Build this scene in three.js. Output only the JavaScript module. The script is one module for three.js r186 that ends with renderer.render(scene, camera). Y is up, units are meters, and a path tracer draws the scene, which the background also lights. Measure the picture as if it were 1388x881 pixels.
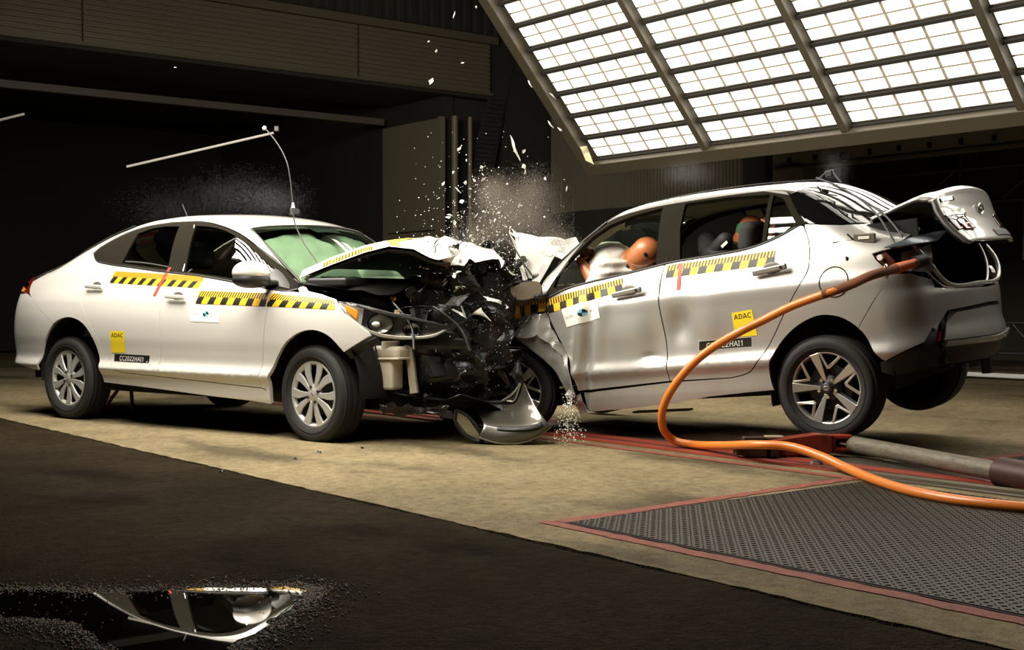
import * as THREE from 'three';
import { mergeGeometries } from 'three/addons/utils/BufferGeometryUtils.js';
import { RoundedBoxGeometry } from 'three/addons/geometries/RoundedBoxGeometry.js';
import { RectAreaLightUniformsLib } from 'three/addons/lights/RectAreaLightUniformsLib.js';

// ------------------------------------------------------------------ camera, exposure, light
const scene = new THREE.Scene();
scene.background = new THREE.Color(0x000000);
const FOCAL = 1750, CAM_H = 0.855, PITCH = Math.atan(29.5 / FOCAL);
const camera = new THREE.PerspectiveCamera(THREE.MathUtils.radToDeg(2 * Math.atan(440.5 / FOCAL)), 1388 / 881, 0.05, 120);
camera.position.set(0, CAM_H, 0);
camera.lookAt(0, CAM_H - Math.tan(PITCH) * 10, -10);
const renderer = new THREE.WebGLRenderer({ antialias: true });
renderer.toneMapping = THREE.LinearToneMapping;
renderer.toneMappingExposure = 1.1;
renderer.shadowMap.enabled = true;
RectAreaLightUniformsLib.init();

const LIGHT = {
  colour: new THREE.Color(1.0, 0.935, 0.83),   // warm white of the flood lamps
  far: 4.4,                                   // visible bank behind the cars
  near: 28.0,                                 // matching bank on the camera's side, out of the frame
  glow: 1.0,                                  // what the eye sees of a lamp cell
};

// The test track: x runs along it (towards the camera's right), z towards the camera's side.
const TRACK_TURN = -0.9051, IMPACT = new THREE.Vector3(-0.1, 0, -8.9);
const trackMatrix = new THREE.Matrix4().makeRotationY(TRACK_TURN).setPosition(IMPACT);
const onTrack = (x, y, z) => new THREE.Vector3(x, y, z).applyMatrix4(trackMatrix);

// ------------------------------------------------------------------ helpers
function mulberry(a) {
  return () => { a = (a + 0x6d2b79f5) | 0; let t = Math.imul(a ^ (a >>> 15), 1 | a); t = (t + Math.imul(t ^ (t >>> 7), 61 | t)) ^ t; return ((t ^ (t >>> 14)) >>> 0) / 4294967296; };
}
const rnd = mulberry(20221);
const rr = (a, b) => a + (b - a) * rnd();
const V = (x, y, z) => new THREE.Vector3(x, y, z);
const lerp = (a, b, t) => a + (b - a) * t;
const clamp = (v, a, b) => Math.min(b, Math.max(a, v));
const bump = (v, c, s) => Math.exp(-(((v - c) / s) ** 2));

function hash3(x, y, z) { let h = Math.imul(x, 374761393) ^ Math.imul(y, 668265263) ^ Math.imul(z, 2147483647 ^ 0x5bd1e995); h = Math.imul(h ^ (h >>> 13), 1274126177); return ((h ^ (h >>> 16)) >>> 0) / 4294967296; }
function noise3(x, y, z) {
  const ix = Math.floor(x), iy = Math.floor(y), iz = Math.floor(z), s = (t) => t * t * (3 - 2 * t);
  const u = s(x - ix), v = s(y - iy), w = s(z - iz);
  const c = (a, b, d) => hash3(ix + a, iy + b, iz + d);
  return lerp(lerp(lerp(c(0, 0, 0), c(1, 0, 0), u), lerp(c(0, 1, 0), c(1, 1, 0), u), v), lerp(lerp(c(0, 0, 1), c(1, 0, 1), u), lerp(c(0, 1, 1), c(1, 1, 1), u), v), w) * 2 - 1;
}
const fbm = (x, y, z, n = 4) => { let s = 0, a = 0.5; for (let i = 0; i < n; i++) { s += a * noise3(x, y, z); x *= 2.03; y *= 2.03; z *= 2.03; a *= 0.5; } return s; };

// smooth curve through [x, y] knots
function curve(k) {
  const n = k.length, m = k.map((p, i) => (i === 0 ? (k[1][1] - p[1]) / (k[1][0] - p[0]) : i === n - 1 ? (p[1] - k[i - 1][1]) / (p[0] - k[i - 1][0]) : (k[i + 1][1] - k[i - 1][1]) / (k[i + 1][0] - k[i - 1][0])));
  return (x) => {
    if (x <= k[0][0]) return k[0][1] + m[0] * (x - k[0][0]);
    if (x >= k[n - 1][0]) return k[n - 1][1] + m[n - 1] * (x - k[n - 1][0]);
    let i = 0; while (x > k[i + 1][0]) i++;
    const h = k[i + 1][0] - k[i][0], t = (x - k[i][0]) / h, t2 = t * t, t3 = t2 * t;
    return (2 * t3 - 3 * t2 + 1) * k[i][1] + (t3 - 2 * t2 + t) * h * m[i] + (-2 * t3 + 3 * t2) * k[i + 1][1] + (t3 - t2) * h * m[i + 1];
  };
}

const names = new Map();
function numbered(name) { const n = names.get(name) ?? 0; names.set(name, n + 1); return n ? `${name}_${String(n).padStart(3, '0')}` : name; }
function shadows(o) { o.castShadow = true; o.receiveShadow = true; return o; }
function part(name, geometry, material, parent) { const m = shadows(new THREE.Mesh(geometry, material)); m.name = name; parent.add(m); return m; }
function sub(name, parent) { const g = new THREE.Group(); g.name = name; parent.add(g); return g; }
function tag(o, label, category, group) { o.userData.label = label; o.userData.category = category; if (group) o.userData.group = group; return o; }
function thing(name, label, category, group) { const g = new THREE.Group(); g.name = numbered(name); scene.add(g); return tag(g, label, category, group); }
function solo(name, geometry, material, label, category, group) { return tag(part(numbered(name), geometry, material, scene), label, category, group); }
function structure(name, geometry, material, label, parent = scene) { const m = part(parent === scene ? numbered(name) : name, geometry, material, parent); if (parent === scene) m.userData.kind = 'structure'; if (label) m.userData.label = label; return m; }
function stuff(o, label, category, group) { o.userData.kind = 'stuff'; return tag(o, label, category, group); }

const box = (w, h, d, x = 0, y = 0, z = 0) => new THREE.BoxGeometry(w, h, d).translate(x, y, z);
const rbox = (w, h, d, r, x = 0, y = 0, z = 0, n = 3) => new RoundedBoxGeometry(w, h, d, n, r).translate(x, y, z);
const cyl = (r0, r1, h, n = 24) => new THREE.CylinderGeometry(r0, r1, h, n);
const merged = (list) => mergeGeometries(list.map((g) => { const c = g.index ? g.toNonIndexed() : g; for (const k of Object.keys(c.attributes)) if (!['position', 'normal', 'uv'].includes(k)) c.deleteAttribute(k); if (!c.attributes.uv) c.setAttribute('uv', new THREE.BufferAttribute(new Float32Array(c.attributes.position.count * 2), 2)); return c; }));
function rod(a, b, r, n = 10, r2 = r) {
  const d = b.clone().sub(a), g = new THREE.CylinderGeometry(r2, r, d.length(), n);
  return g.applyQuaternion(new THREE.Quaternion().setFromUnitVectors(V(0, 1, 0), d.clone().normalize())).translate((a.x + b.x) / 2, (a.y + b.y) / 2, (a.z + b.z) / 2);
}
function tube(points, r, n = 60, k = 10) { return new THREE.TubeGeometry(new THREE.CatmullRomCurve3(points, false, 'centripetal'), n, r, k); }
function barBetween(a, b, w, h) {   // a rectangular bar
  const d = b.clone().sub(a), g = new THREE.BoxGeometry(w, h, d.length());
  const m = new THREE.Matrix4().lookAt(a, b, V(0, 1, 0)); return g.applyMatrix4(m).translate((a.x + b.x) / 2, (a.y + b.y) / 2, (a.z + b.z) / 2);
}
function meshOf(pos, idx, uv, nrm) {
  const g = new THREE.BufferGeometry();
  g.setAttribute('position', new THREE.Float32BufferAttribute(pos, 3));
  if (uv) g.setAttribute('uv', new THREE.Float32BufferAttribute(uv, 2));
  g.setIndex(idx);
  if (nrm) g.setAttribute('normal', new THREE.Float32BufferAttribute(nrm, 3)); else g.computeVertexNormals();
  return g;
}
// a sheet from a grid function f(u, v) -> Vector3, with a second face behind it
function sheet(f, nu, nv, thick = 0.002, crease = 0) {
  const pos = [], uv = [], idx = [];
  for (let i = 0; i <= nu; i++) for (let j = 0; j <= nv; j++) { const p = f(i / nu, j / nv); pos.push(p.x, p.y, p.z); uv.push(i / nu, j / nv); }
  for (let i = 0; i < nu; i++) for (let j = 0; j < nv; j++) { const a = i * (nv + 1) + j, b = a + nv + 1; idx.push(a, b, a + 1, b, b + 1, a + 1); }
  let g = meshOf(pos, idx, uv);
  const n = g.attributes.normal, N = (nu + 1) * (nv + 1);
  for (let k = 0; k < N; k++) { pos.push(pos[3 * k] - n.getX(k) * thick, pos[3 * k + 1] - n.getY(k) * thick, pos[3 * k + 2] - n.getZ(k) * thick); uv.push(uv[2 * k], uv[2 * k + 1]); }
  const all = idx.slice(); for (let k = 0; k < idx.length; k += 3) all.push(idx[k] + N, idx[k + 2] + N, idx[k + 1] + N);
  const ring = []; for (let i = 0; i < nu; i++) ring.push([i * (nv + 1), (i + 1) * (nv + 1)], [(i + 1) * (nv + 1) + nv, i * (nv + 1) + nv]);
  for (let j = 0; j < nv; j++) ring.push([j + 1, j], [nu * (nv + 1) + j, nu * (nv + 1) + j + 1]);
  for (const [a, b] of ring) all.push(a, a + N, b, b, a + N, b + N);
  g = meshOf(pos, all, uv);
  if (crease) { g = g.toNonIndexed(); g.computeVertexNormals(); }
  return g;
}

// ------------------------------------------------------------------ materials
const lin = (r, g, b) => new THREE.Color().setRGB(r, g, b);
const M = (o) => new THREE.MeshPhysicalMaterial(o);
function canvasTex(w, h, draw, repeat) {
  const c = document.createElement('canvas'); c.width = w; c.height = h; draw(c.getContext('2d'), w, h);
  const t = new THREE.CanvasTexture(c); t.colorSpace = THREE.SRGBColorSpace; t.anisotropy = 8;
  if (repeat) { t.wrapS = t.wrapT = THREE.RepeatWrapping; }
  return t;
}
function dataTex(n, f, srgb, repeat = true) {   // f(u, v) -> [r, g, b] 0..1
  const d = new Uint8Array(n * n * 4);
  for (let y = 0; y < n; y++) for (let x = 0; x < n; x++) { const c = f(x / n, y / n, x, y), o = (y * n + x) * 4; for (let k = 0; k < 3; k++) d[o + k] = clamp(c[k], 0, 1) * 255; d[o + 3] = 255; }
  const t = new THREE.DataTexture(d, n, n); t.magFilter = t.minFilter = THREE.LinearFilter; if (repeat) t.wrapS = t.wrapT = THREE.RepeatWrapping;
  if (srgb) t.colorSpace = THREE.SRGBColorSpace; t.needsUpdate = true; return t;
}
const tile = (n, x, y, z) => { // noise that repeats every n cells
  const ix = Math.floor(x), iy = Math.floor(y), s = (t) => t * t * (3 - 2 * t), u = s(x - ix), v = s(y - iy), q = (a, b) => hash3(((ix + a) % n + n) % n, ((iy + b) % n + n) % n, z);
  return lerp(lerp(q(0, 0), q(1, 0), u), lerp(q(0, 1), q(1, 1), u), v) * 2 - 1;
};
const tfbm = (u, v, n, z, o = 5) => { let s = 0, a = 0.5, k = n; for (let i = 0; i < o; i++) { s += a * tile(k, u * k, v * k, z + i); k *= 2; a *= 0.55; } return s; };

const paint = M({ color: lin(0.74, 0.715, 0.65), metalness: 0.15, roughness: 0.4, clearcoat: 1, clearcoatRoughness: 0.05 });
const paintSilver = M({ color: lin(0.46, 0.445, 0.41), metalness: 0.42, roughness: 0.38, clearcoat: 1, clearcoatRoughness: 0.05 });
const blackTrim = M({ color: lin(0.022, 0.02, 0.018), roughness: 0.45 });
const frameTrim = M({ color: lin(0.019, 0.0165, 0.012), roughness: 0.85, specularIntensity: 0 });
const rubber = M({ color: lin(0.018, 0.017, 0.016), roughness: 0.75 });
const darkPlastic = M({ color: lin(0.012, 0.012, 0.012), roughness: 0.5 });
const interiorDark = M({ color: lin(0.025, 0.024, 0.022), roughness: 0.85 });
const voidBlack = M({ color: lin(0, 0, 0), roughness: 1, specularIntensity: 0 });
const gapBlack = M({ color: lin(0.006, 0.006, 0.006), roughness: 0.9 });
const glassSide = M({ color: lin(0.42, 0.46, 0.42), transmission: 1, thickness: 0, roughness: 0.01, ior: 1.5 });
const glassClear = M({ color: lin(0.75, 0.8, 0.75), transmission: 1, thickness: 0, roughness: 0.01, ior: 1.5 });
const glassClearLens = M({ color: lin(0.96, 0.96, 0.95), transmission: 1, thickness: 0, roughness: 0.01, ior: 1.4, specularIntensity: 0.5 });
const glassGreen = M({ color: lin(0.58, 0.74, 0.60), transmission: 1, thickness: 0, roughness: 0.02, ior: 1.5 });
const glassBlack = M({ color: lin(0.004, 0.004, 0.004), roughness: 0.02, specularIntensity: 0.7 });
const chrome = M({ color: lin(0.75, 0.73, 0.7), metalness: 1, roughness: 0.12 });
const alloy = M({ color: lin(0.62, 0.6, 0.56), metalness: 0.85, roughness: 0.33 });
const rimSilver = M({ color: lin(0.62, 0.61, 0.57), metalness: 0.5, roughness: 0.4, clearcoat: 0.6, clearcoatRoughness: 0.15 });
const steelDark = M({ color: lin(0.08, 0.075, 0.07), metalness: 0.8, roughness: 0.45 });
const white = M({ color: lin(0.78, 0.76, 0.68), roughness: 0.45 });
const redPaint = M({ color: lin(0.30, 0.045, 0.022), roughness: 0.6 });

// ------------------------------------------------------------------ the hall
function trackPlaced(m) { m.position.copy(IMPACT); m.rotation.y = TRACK_TURN; return m; }
const fineGrain = dataTex(512, (u, v) => { const a = tfbm(u, v, 24, 3, 5), b = tile(256, u * 256, v * 256, 9), c = 0.72 + 0.30 * a + 0.22 * b; return [c, c * 0.985, c * 0.95]; }, false);
const grainBump = dataTex(512, (u, v) => { const a = 0.5 + 0.35 * tfbm(u, v, 60, 31, 4) + 0.2 * tile(256, u * 256, v * 256, 19); return [a, a, a]; }, false);
const concrete = M({ color: lin(1, 1, 1), map: fineGrain, bumpMap: grainBump, bumpScale: 0.004, roughness: 0.92, specularIntensity: 0.35, vertexColors: true });
const asphalt = M({ color: lin(1, 1, 1), map: fineGrain, bumpMap: grainBump, bumpScale: 0.010, roughness: 1, specularIntensity: 0.06, vertexColors: true });

function groundSheet(x0, x1, z0, z1, step, tint, edge, uvScale, holes) {
  const nx = Math.round((x1 - x0) / step), nz = Math.round((z1 - z0) / step), pos = [], uv = [], col = [], idx = [], nrm = [];
  for (let i = 0; i <= nx; i++) for (let j = 0; j <= nz; j++) {
    const x = lerp(x0, x1, i / nx); let z = lerp(z0, z1, j / nz); const y = 0;
    if (edge === 'far' && j === 0) z += 0.014 * fbm(x * 3, 4, 0) + 0.010 * noise3(x * 23, 1, 0);
    if (edge === 'near' && j === nz) z += 0.010 * fbm(x * 2.4, 8, 0) + 0.008 * noise3(x * 27, 5, 0);
    pos.push(x, y, z); uv.push(x / uvScale, z / uvScale); nrm.push(0, 1, 0); col.push(...tint(x, z));
  }
  for (let i = 0; i < nx; i++) for (let j = 0; j < nz; j++) {
    if (holes && holes(x0 + (i + 0.5) * (x1 - x0) / nx, z0 + (j + 0.5) * (z1 - z0) / nz)) continue;
    const a = i * (nz + 1) + j, b = a + nz + 1; idx.push(a, a + 1, b, b, a + 1, b + 1);
  }
  // kerb face along the joint
  const e = edge === 'far' ? 0 : nz, base = pos.length / 3;
  for (let i = 0; i <= nx; i++) { const k = i * (nz + 1) + e; for (const y of [0, -0.06]) { pos.push(pos[3 * k], y, pos[3 * k + 2]); uv.push(uv[2 * k], uv[2 * k + 1] + y); nrm.push(0, 0, edge === 'far' ? -1 : 1); col.push(col[3 * k], col[3 * k + 1], col[3 * k + 2]); } }
  for (let i = 0; i < nx; i++) { const a = base + 2 * i; idx.push(a, a + 1, a + 2, a + 1, a + 3, a + 2); }
  const g = meshOf(pos, idx, uv, nrm); g.setAttribute('color', new THREE.Float32BufferAttribute(col, 3)); return g;
}
const stain = (x, z) => {   // worn patches, tyre dust and oil on the slab
  const a = fbm(x * 0.7, z * 0.9, 3, 5), b = fbm(x * 3.1, z * 2.2, 7, 4), c = Math.max(0, fbm(x * 1.3 + 5, z * 2.9, 11, 4) - 0.12);
  return clamp(1 + 0.42 * a + 0.30 * b - 1.5 * c, 0.4, 1.45);
};
trackPlaced(structure('floor', groundSheet(-16, 12, -15, 2.485, 0.05, (x, z) => { const s = stain(x, z); return [0.285 * s, 0.230 * s, 0.130 * s]; }, 'near', 0.9), concrete, 'pale worn concrete slab of the test track'));
trackPlaced(structure('floor', groundSheet(-16, 12, 2.515, 9.5, 0.05, (x, z) => { const s = stain(x + 40, z); return [0.034 * s, 0.0255 * s, 0.0155 * s]; }, 'far', 0.9), asphalt, 'dark brown asphalt in front of the concrete slab'));
trackPlaced(structure('floor', box(28, 0.3, 24.5, -2, -0.21, -2.75), gapBlack, 'dark bed under the slab joint'));

// red painted lines on the slab (worn paint with a ragged outline)
function paintedLine(a, b, w, seed, lift = 0.003) {
  const d = b.clone().sub(a), L = d.length(), n = Math.max(4, Math.round(L / 0.03)), s = V(-d.z / L, 0, d.x / L), pos = [], idx = [], uv = [];
  for (let i = 0; i <= n; i++) { const t = i / n, p = a.clone().lerp(b, t), k = w / 2; for (const q of [-1, 1]) { const o = q * (k + 0.006 * noise3(t * L * 14, seed, q * 5) + 0.004 * noise3(t * L * 40, seed, q)); pos.push(p.x + s.x * o, lift, p.z + s.z * o); uv.push(t * L / 0.9, o / 0.9); } }
  for (let i = 0; i < n; i++) idx.push(2 * i, 2 * i + 1, 2 * i + 2, 2 * i + 1, 2 * i + 3, 2 * i + 2);
  return meshOf(pos, idx, uv);
}
const linePaint = M({ color: lin(0.30, 0.072, 0.04), map: fineGrain, bumpMap: grainBump, bumpScale: 0.003, roughness: 0.8, side: THREE.DoubleSide });
const lineLabel = ['red painted line along the near edge of the patterned steel plate', 'red painted line crossing the slab at the left end of the patterned plate', 'red painted line beside the tow rail, nearer one', 'red painted line beside the tow rail, farther one', 'short red line crossing behind the grey tow pipe'];
[[V(3.18, 0, 2.21), V(9, 0, 2.21), 0.07], [V(3.22, 0, 2.17), V(3.15, 0, 0.26), 0.07], [V(-9, 0, 0.24), V(3.2, 0, 0.24), 0.06], [V(-9, 0, -0.62), V(3.1, 0, -0.62), 0.06], [V(3.12, 0, -0.72), V(3.13, 0, -4.5), 0.07]]
  .forEach(([a, b, w], i) => trackPlaced(solo('painted_line', paintedLine(a, b, w, i), linePaint, lineLabel[i], 'floor marking')));

// tow rail: red steel strips flush with the slab, dark slot between
const railRed = M({ color: lin(0.38, 0.065, 0.032), map: fineGrain, roughness: 0.55, metalness: 0.2 });
{
  const g = trackPlaced(thing('tow_rail', 'flush steel tow rail with red worn edges running under both cars', 'rail'));
  part('slot', box(20, 0.012, 0.05, 1, 0.0, -0.03), gapBlack, g);
  part('strip', box(20, 0.014, 0.10, 1, 0.003, 0.05), railRed, g);
  part('strip', box(20, 0.014, 0.12, 1, 0.003, -0.12), railRed, g);
  part('cover_plate', box(14, 0.010, 0.26, 4, 0.002, -0.32), M({ color: lin(0.13, 0.11, 0.085), metalness: 0.5, roughness: 0.5, map: fineGrain }), g);
  part('strip', box(9.4, 0.012, 0.03, 7.85, 0.003, 0.16), M({ color: lin(0.16, 0.14, 0.11), metalness: 0.6, roughness: 0.45 }), g);
}
// patterned steel plates
const plateSteel = M({ color: lin(0.040, 0.032, 0.020), metalness: 0.25, roughness: 0.55, specularIntensity: 0.35, map: fineGrain, bumpMap: grainBump, bumpScale: 0.001 });
function treadPlate(label, x0, x1, z0, z1, nx) {
  const g = trackPlaced(thing('tread_plate', label, 'floor plate'));
  part('plate', box(x1 - x0, 0.01, z1 - z0, (x0 + x1) / 2, 0.002, (z0 + z1) / 2), plateSteel, g);
  part('gap', merged([box(0.014, 0.006, z1 - z0 + 0.03, x0 - 0.007, 0.001, (z0 + z1) / 2), box(x1 - x0, 0.006, 0.014, (x0 + x1) / 2, 0.001, z1 + 0.007)]), gapBlack, g);
  const p = 0.028, geo = new THREE.CapsuleGeometry(0.0032, 0.011, 2, 6).rotateX(Math.PI / 2).scale(1, 0.8, 1), list = [];
  for (let i = 0; i * p < Math.min(x1, nx) - x0 - 0.03; i++) for (let j = 0; j * p < z1 - z0 - 0.03; j++) list.push([x0 + 0.02 + i * p, z0 + 0.02 + j * p, (i + j) % 2]);
  const im = shadows(new THREE.InstancedMesh(geo, plateSteel, list.length)); im.name = 'tread'; im.userData.kind = 'stuff'; g.add(im);
  const m = new THREE.Matrix4(); list.forEach(([x, z, o], i) => im.setMatrixAt(i, m.makeRotationY(o ? 0.75 : -0.75).setPosition(x, 0.0075, z)));
}
treadPlate('large dark steel plate with a raised tread pattern at the lower right', 3.27, 8.6, 0.30, 2.155, 7.0);
treadPlate('dark steel plate with tread pattern behind the grey tow pipe', 3.2, 8.6, -3.2, -0.68, 6.0);

// walls
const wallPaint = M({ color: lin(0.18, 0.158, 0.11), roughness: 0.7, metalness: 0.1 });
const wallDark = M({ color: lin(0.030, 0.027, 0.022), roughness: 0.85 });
const beige = M({ color: lin(0.135, 0.115, 0.078), roughness: 0.55, metalness: 0.1 });
// trapezoid sheet cladding: ribs run along v; (u along the wall, height h)
function cladding(len, h, pitch, depth) {
  const n = Math.round(len / pitch), pos = [], idx = [], uv = [], prof = [[0, 0], [0.32, 0], [0.42, 1], [0.9, 1], [1, 0]];
  for (let i = 0; i < n; i++) for (let k = 0; k < 4; k++) {
    const [a, da] = prof[k], [b, db] = prof[k + 1], x0 = (i + a) * len / n, x1 = (i + b) * len / n, o = pos.length / 3;
    pos.push(x0, 0, da * depth, x1, 0, db * depth, x1, h, db * depth, x0, h, da * depth); uv.push(x0, 0, x1, 0, x1, h, x0, h); idx.push(o, o + 1, o + 2, o, o + 2, o + 3);
  }
  return meshOf(pos, idx, uv);
}
// far wall (z = -8) left of the opening, ribbed cladding, dark ledge
trackPlaced(structure('wall_far', merged([cladding(4.75, 3.6, 0.068, 0.025).translate(-9, 2.30, -8), cladding(4.75, 1.4, 0.068, 0.025).translate(-9, 0, -8.02), box(4.75, 8, 0.2, -6.63, 4, -8.14)]), wallPaint, 'ribbed metal wall behind the right-hand car'));
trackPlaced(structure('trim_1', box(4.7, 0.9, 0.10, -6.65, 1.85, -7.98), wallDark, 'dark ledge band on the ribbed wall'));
{ // opening on the right with a beam over it
  trackPlaced(structure('wall_far_beam', merged([box(10.5, 2.2, 0.3, 0.95, 3.72, -8.05), box(0.5, 2.7, 0.3, -4.05, 1.35, -8.05)]), M({ color: lin(0.15, 0.125, 0.082), roughness: 0.6 }), 'painted beam above the dark side opening'));
  trackPlaced(structure('trim_2', box(0.4, 3.2, 0.34, -4.55, 1.6, -7.98), wallDark, 'dark upright at the side opening'));
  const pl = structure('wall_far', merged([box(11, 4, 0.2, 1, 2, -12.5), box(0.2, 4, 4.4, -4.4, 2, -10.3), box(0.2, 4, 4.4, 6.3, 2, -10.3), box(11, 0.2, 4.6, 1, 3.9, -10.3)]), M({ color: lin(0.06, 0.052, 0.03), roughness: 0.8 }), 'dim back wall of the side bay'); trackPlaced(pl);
  const t = trackPlaced(thing('lattice_girder', 'dim lattice girder high up inside the dark side opening', 'girder'));
  const L = [rod(V(-4, 2.55, -9.2), V(6, 2.55, -9.2), 0.03), rod(V(-4, 2.12, -9.2), V(6, 2.12, -9.2), 0.03)];
  part('chord', L[0], steelDark, t); part('chord', L[1], steelDark, t);
  for (let i = 0; i < 16; i++) part('brace', rod(V(-3.6 + i * 0.6, i % 2 ? 2.12 : 2.55, -9.2), V(-3.0 + i * 0.6, i % 2 ? 2.55 : 2.12, -9.2), 0.018, 8), steelDark, t);
  const t2 = trackPlaced(thing('lattice_girder', 'low lattice barrier at floor level behind the raised car', 'girder'));
  part('chord', rod(V(-3.9, 0.62, -8.9), V(6, 0.62, -8.9), 0.025), steelDark, t2); part('chord', rod(V(-3.9, 0.25, -8.9), V(6, 0.25, -8.9), 0.025), steelDark, t2);
  for (let i = 0; i < 24; i++) part('brace', rod(V(-3.6 + i * 0.36, i % 2 ? 0.25 : 0.62, -8.9), V(-3.24 + i * 0.36, i % 2 ? 0.62 : 0.25, -8.9), 0.014, 8), steelDark, t2);
  const pale = M({ color: lin(0.7, 0.68, 0.66), roughness: 0.5 });
  trackPlaced(solo('floor_rail', rbox(7.5, 0.05, 0.06, 0.012, 0.6, 0.05, -7.75), pale, 'pale low floor rail at the foot of the side opening', 'rail'));
  for (const [x, place] of [[-2.6, 'leftmost'], [-2.35, 'middle one'], [-1.7, 'rightmost']]) trackPlaced(solo('drop_pipe', rod(V(x, 1.4, -9.6), V(x, 3.4, -9.6), 0.018, 8), steelDark, `thin vertical pipe in the dark side opening, ${place} of three`, 'pipe', 'thin pipes in the side opening'));
  const bolts = trackPlaced(thing('conduit', 'thin conduit with clips along the bottom of the painted beam', 'conduit'));
  part('pipe', rod(V(-4.2, 2.63, -7.86), V(6, 2.63, -7.86), 0.018, 8), steelDark, bolts);
  for (let i = 0; i < 14; i++) part('clip', box(0.035, 0.07, 0.04, -4 + i * 0.42, 2.72, -7.87), gapBlack, bolts);
}
// end wall (x = -9): fascia over the big opening, chamfered corner, plain cladding above
{
  const up = cladding(20, 4.0, 0.2, 0.03).rotateY(Math.PI / 2).translate(-9.02, 5.02, 8);   // ribs upright
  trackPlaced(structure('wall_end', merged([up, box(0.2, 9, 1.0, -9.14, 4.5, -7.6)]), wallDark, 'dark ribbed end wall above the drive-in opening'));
  const fasciaMat = M({ color: lin(0.18, 0.15, 0.105), roughness: 0.6, metalness: 0.2 });
  const fas = thing('portal_fascia', 'ribbed metal fascia around the dark drive-in opening', 'fascia'); trackPlaced(fas); fas.userData.kind = 'structure'; delete fas.userData.category;
  const seams = [-6.75, -4.36, -0.35, 3.66, 8];
  for (let i = 0; i < 4; i++) {
    const len = seams[i + 1] - seams[i] - 0.02;   // ribs lie level
    const g = cladding(0.75, len, 0.068, 0.02).rotateZ(-Math.PI / 2).rotateY(Math.PI / 2).rotateX(0);
    g.computeBoundingBox(); const b = g.boundingBox; g.translate(-9 - b.min.x, 4.12 - b.min.y, seams[i] - b.min.z);
    part('panel', g, fasciaMat, fas);
  }
  part('top_strip', box(0.06, 0.12, 14.9, -8.99, 4.94, 0.55), beige, fas);
  part('bottom_strip', box(0.05, 0.045, 14.8, -8.985, 4.10, 0.6), beige, fas);
  // slanting leg
  const leg = []; for (let i = 0; i < 30; i++) { const y = 4.05 - i * 0.07, z = -6.77 + (4.05 - y) * 0.34, z2 = -7.28 + (4.83 - y) * 0.28; leg.push(box(0.045, 0.045, z - z2, -9.0, y, (z + z2) / 2)); }
  part('slanting_leg', merged(leg), wallDark, fas);
  part('leg_backing', new THREE.ExtrudeGeometry(new THREE.Shape([new THREE.Vector2(6.77, 4.1), new THREE.Vector2(7.3, 4.83), new THREE.Vector2(6.55, 1.7), new THREE.Vector2(6.0, 1.7)]), { depth: 0.03, bevelEnabled: false }).rotateY(Math.PI / 2).translate(-9.05, 0, 0), wallDark, fas);
  trackPlaced(structure('wall_end', box(0.12, 0.95, 15.6, -9.13, 4.6, 0.3), wallDark));
  trackPlaced(structure('trim_3', box(1.7, 0.06, 14.8, -9.87, 4.06, 0.6), wallDark, 'underside of the fascia'));
  trackPlaced(structure('trim_4', box(0.12, 0.10, 14, -10.6, 3.76, 1.2), M({ color: lin(0.13, 0.115, 0.09), roughness: 0.5 }), 'pale door track under the fascia'));
  // door leaf at the right jamb, seen from the side
  const leaf = trackPlaced(thing('sliding_door', 'grey brown sliding door leaf folded back at the drive-in opening', 'door')); leaf.userData.kind = 'structure'; delete leaf.userData.category;
  const leafMat = M({ color: lin(0.22, 0.185, 0.125), roughness: 0.5, metalness: 0.1 });
  part('leaf', box(1.62, 3.66, 0.06, -9.86, 1.84, -5.88), leafMat, leaf);
  part('stile', box(0.06, 3.68, 0.09, -9.06, 1.85, -5.88), leafMat, leaf);
  part('mid_rail', box(1.3, 0.02, 0.07, -9.84, 1.97, -5.875), gapBlack, leaf);
  part('edge_post', cyl(0.05, 0.05, 3.7, 16).translate(-8.95, 1.85, -6.05), leafMat, leaf);
  part('edge_post', cyl(0.035, 0.035, 3.7, 16).translate(-8.9, 1.85, -6.3), leafMat, leaf);
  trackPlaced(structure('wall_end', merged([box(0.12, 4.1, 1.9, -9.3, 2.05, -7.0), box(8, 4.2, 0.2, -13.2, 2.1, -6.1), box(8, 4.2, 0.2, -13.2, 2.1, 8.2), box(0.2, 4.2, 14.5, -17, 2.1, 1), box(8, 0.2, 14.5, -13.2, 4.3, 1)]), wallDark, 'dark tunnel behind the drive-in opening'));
}
// closing walls, roof
trackPlaced(structure('wall_near', box(30, 9.4, 0.3, -3, 4.5, 9.6), wallDark));
trackPlaced(structure('wall_right', box(0.3, 9, 18, 11.6, 4.5, 1), wallDark));
trackPlaced(structure('wall_far_upper', box(21, 4, 0.2, 1.5, 6.9, -8.12), wallDark));
trackPlaced(structure('ceiling', box(24, 0.3, 21, 0.5, 9.1, 0.2), wallDark));

// ------------------------------------------------------------------ flood lamp banks
const lampGlow = M({ color: lin(0.8, 0.78, 0.72), roughness: 0.4, emissive: lin(1.0, 0.95, 0.86), emissiveIntensity: LIGHT.glow });
const frameMat = M({ color: lin(0.075, 0.062, 0.040), roughness: 0.5, metalness: 0.15 });
const reflectorMat = M({ color: lin(0.36, 0.31, 0.23), roughness: 0.6 });
const slotMat = M({ color: lin(0.02, 0.018, 0.014), roughness: 0.7 });
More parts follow.
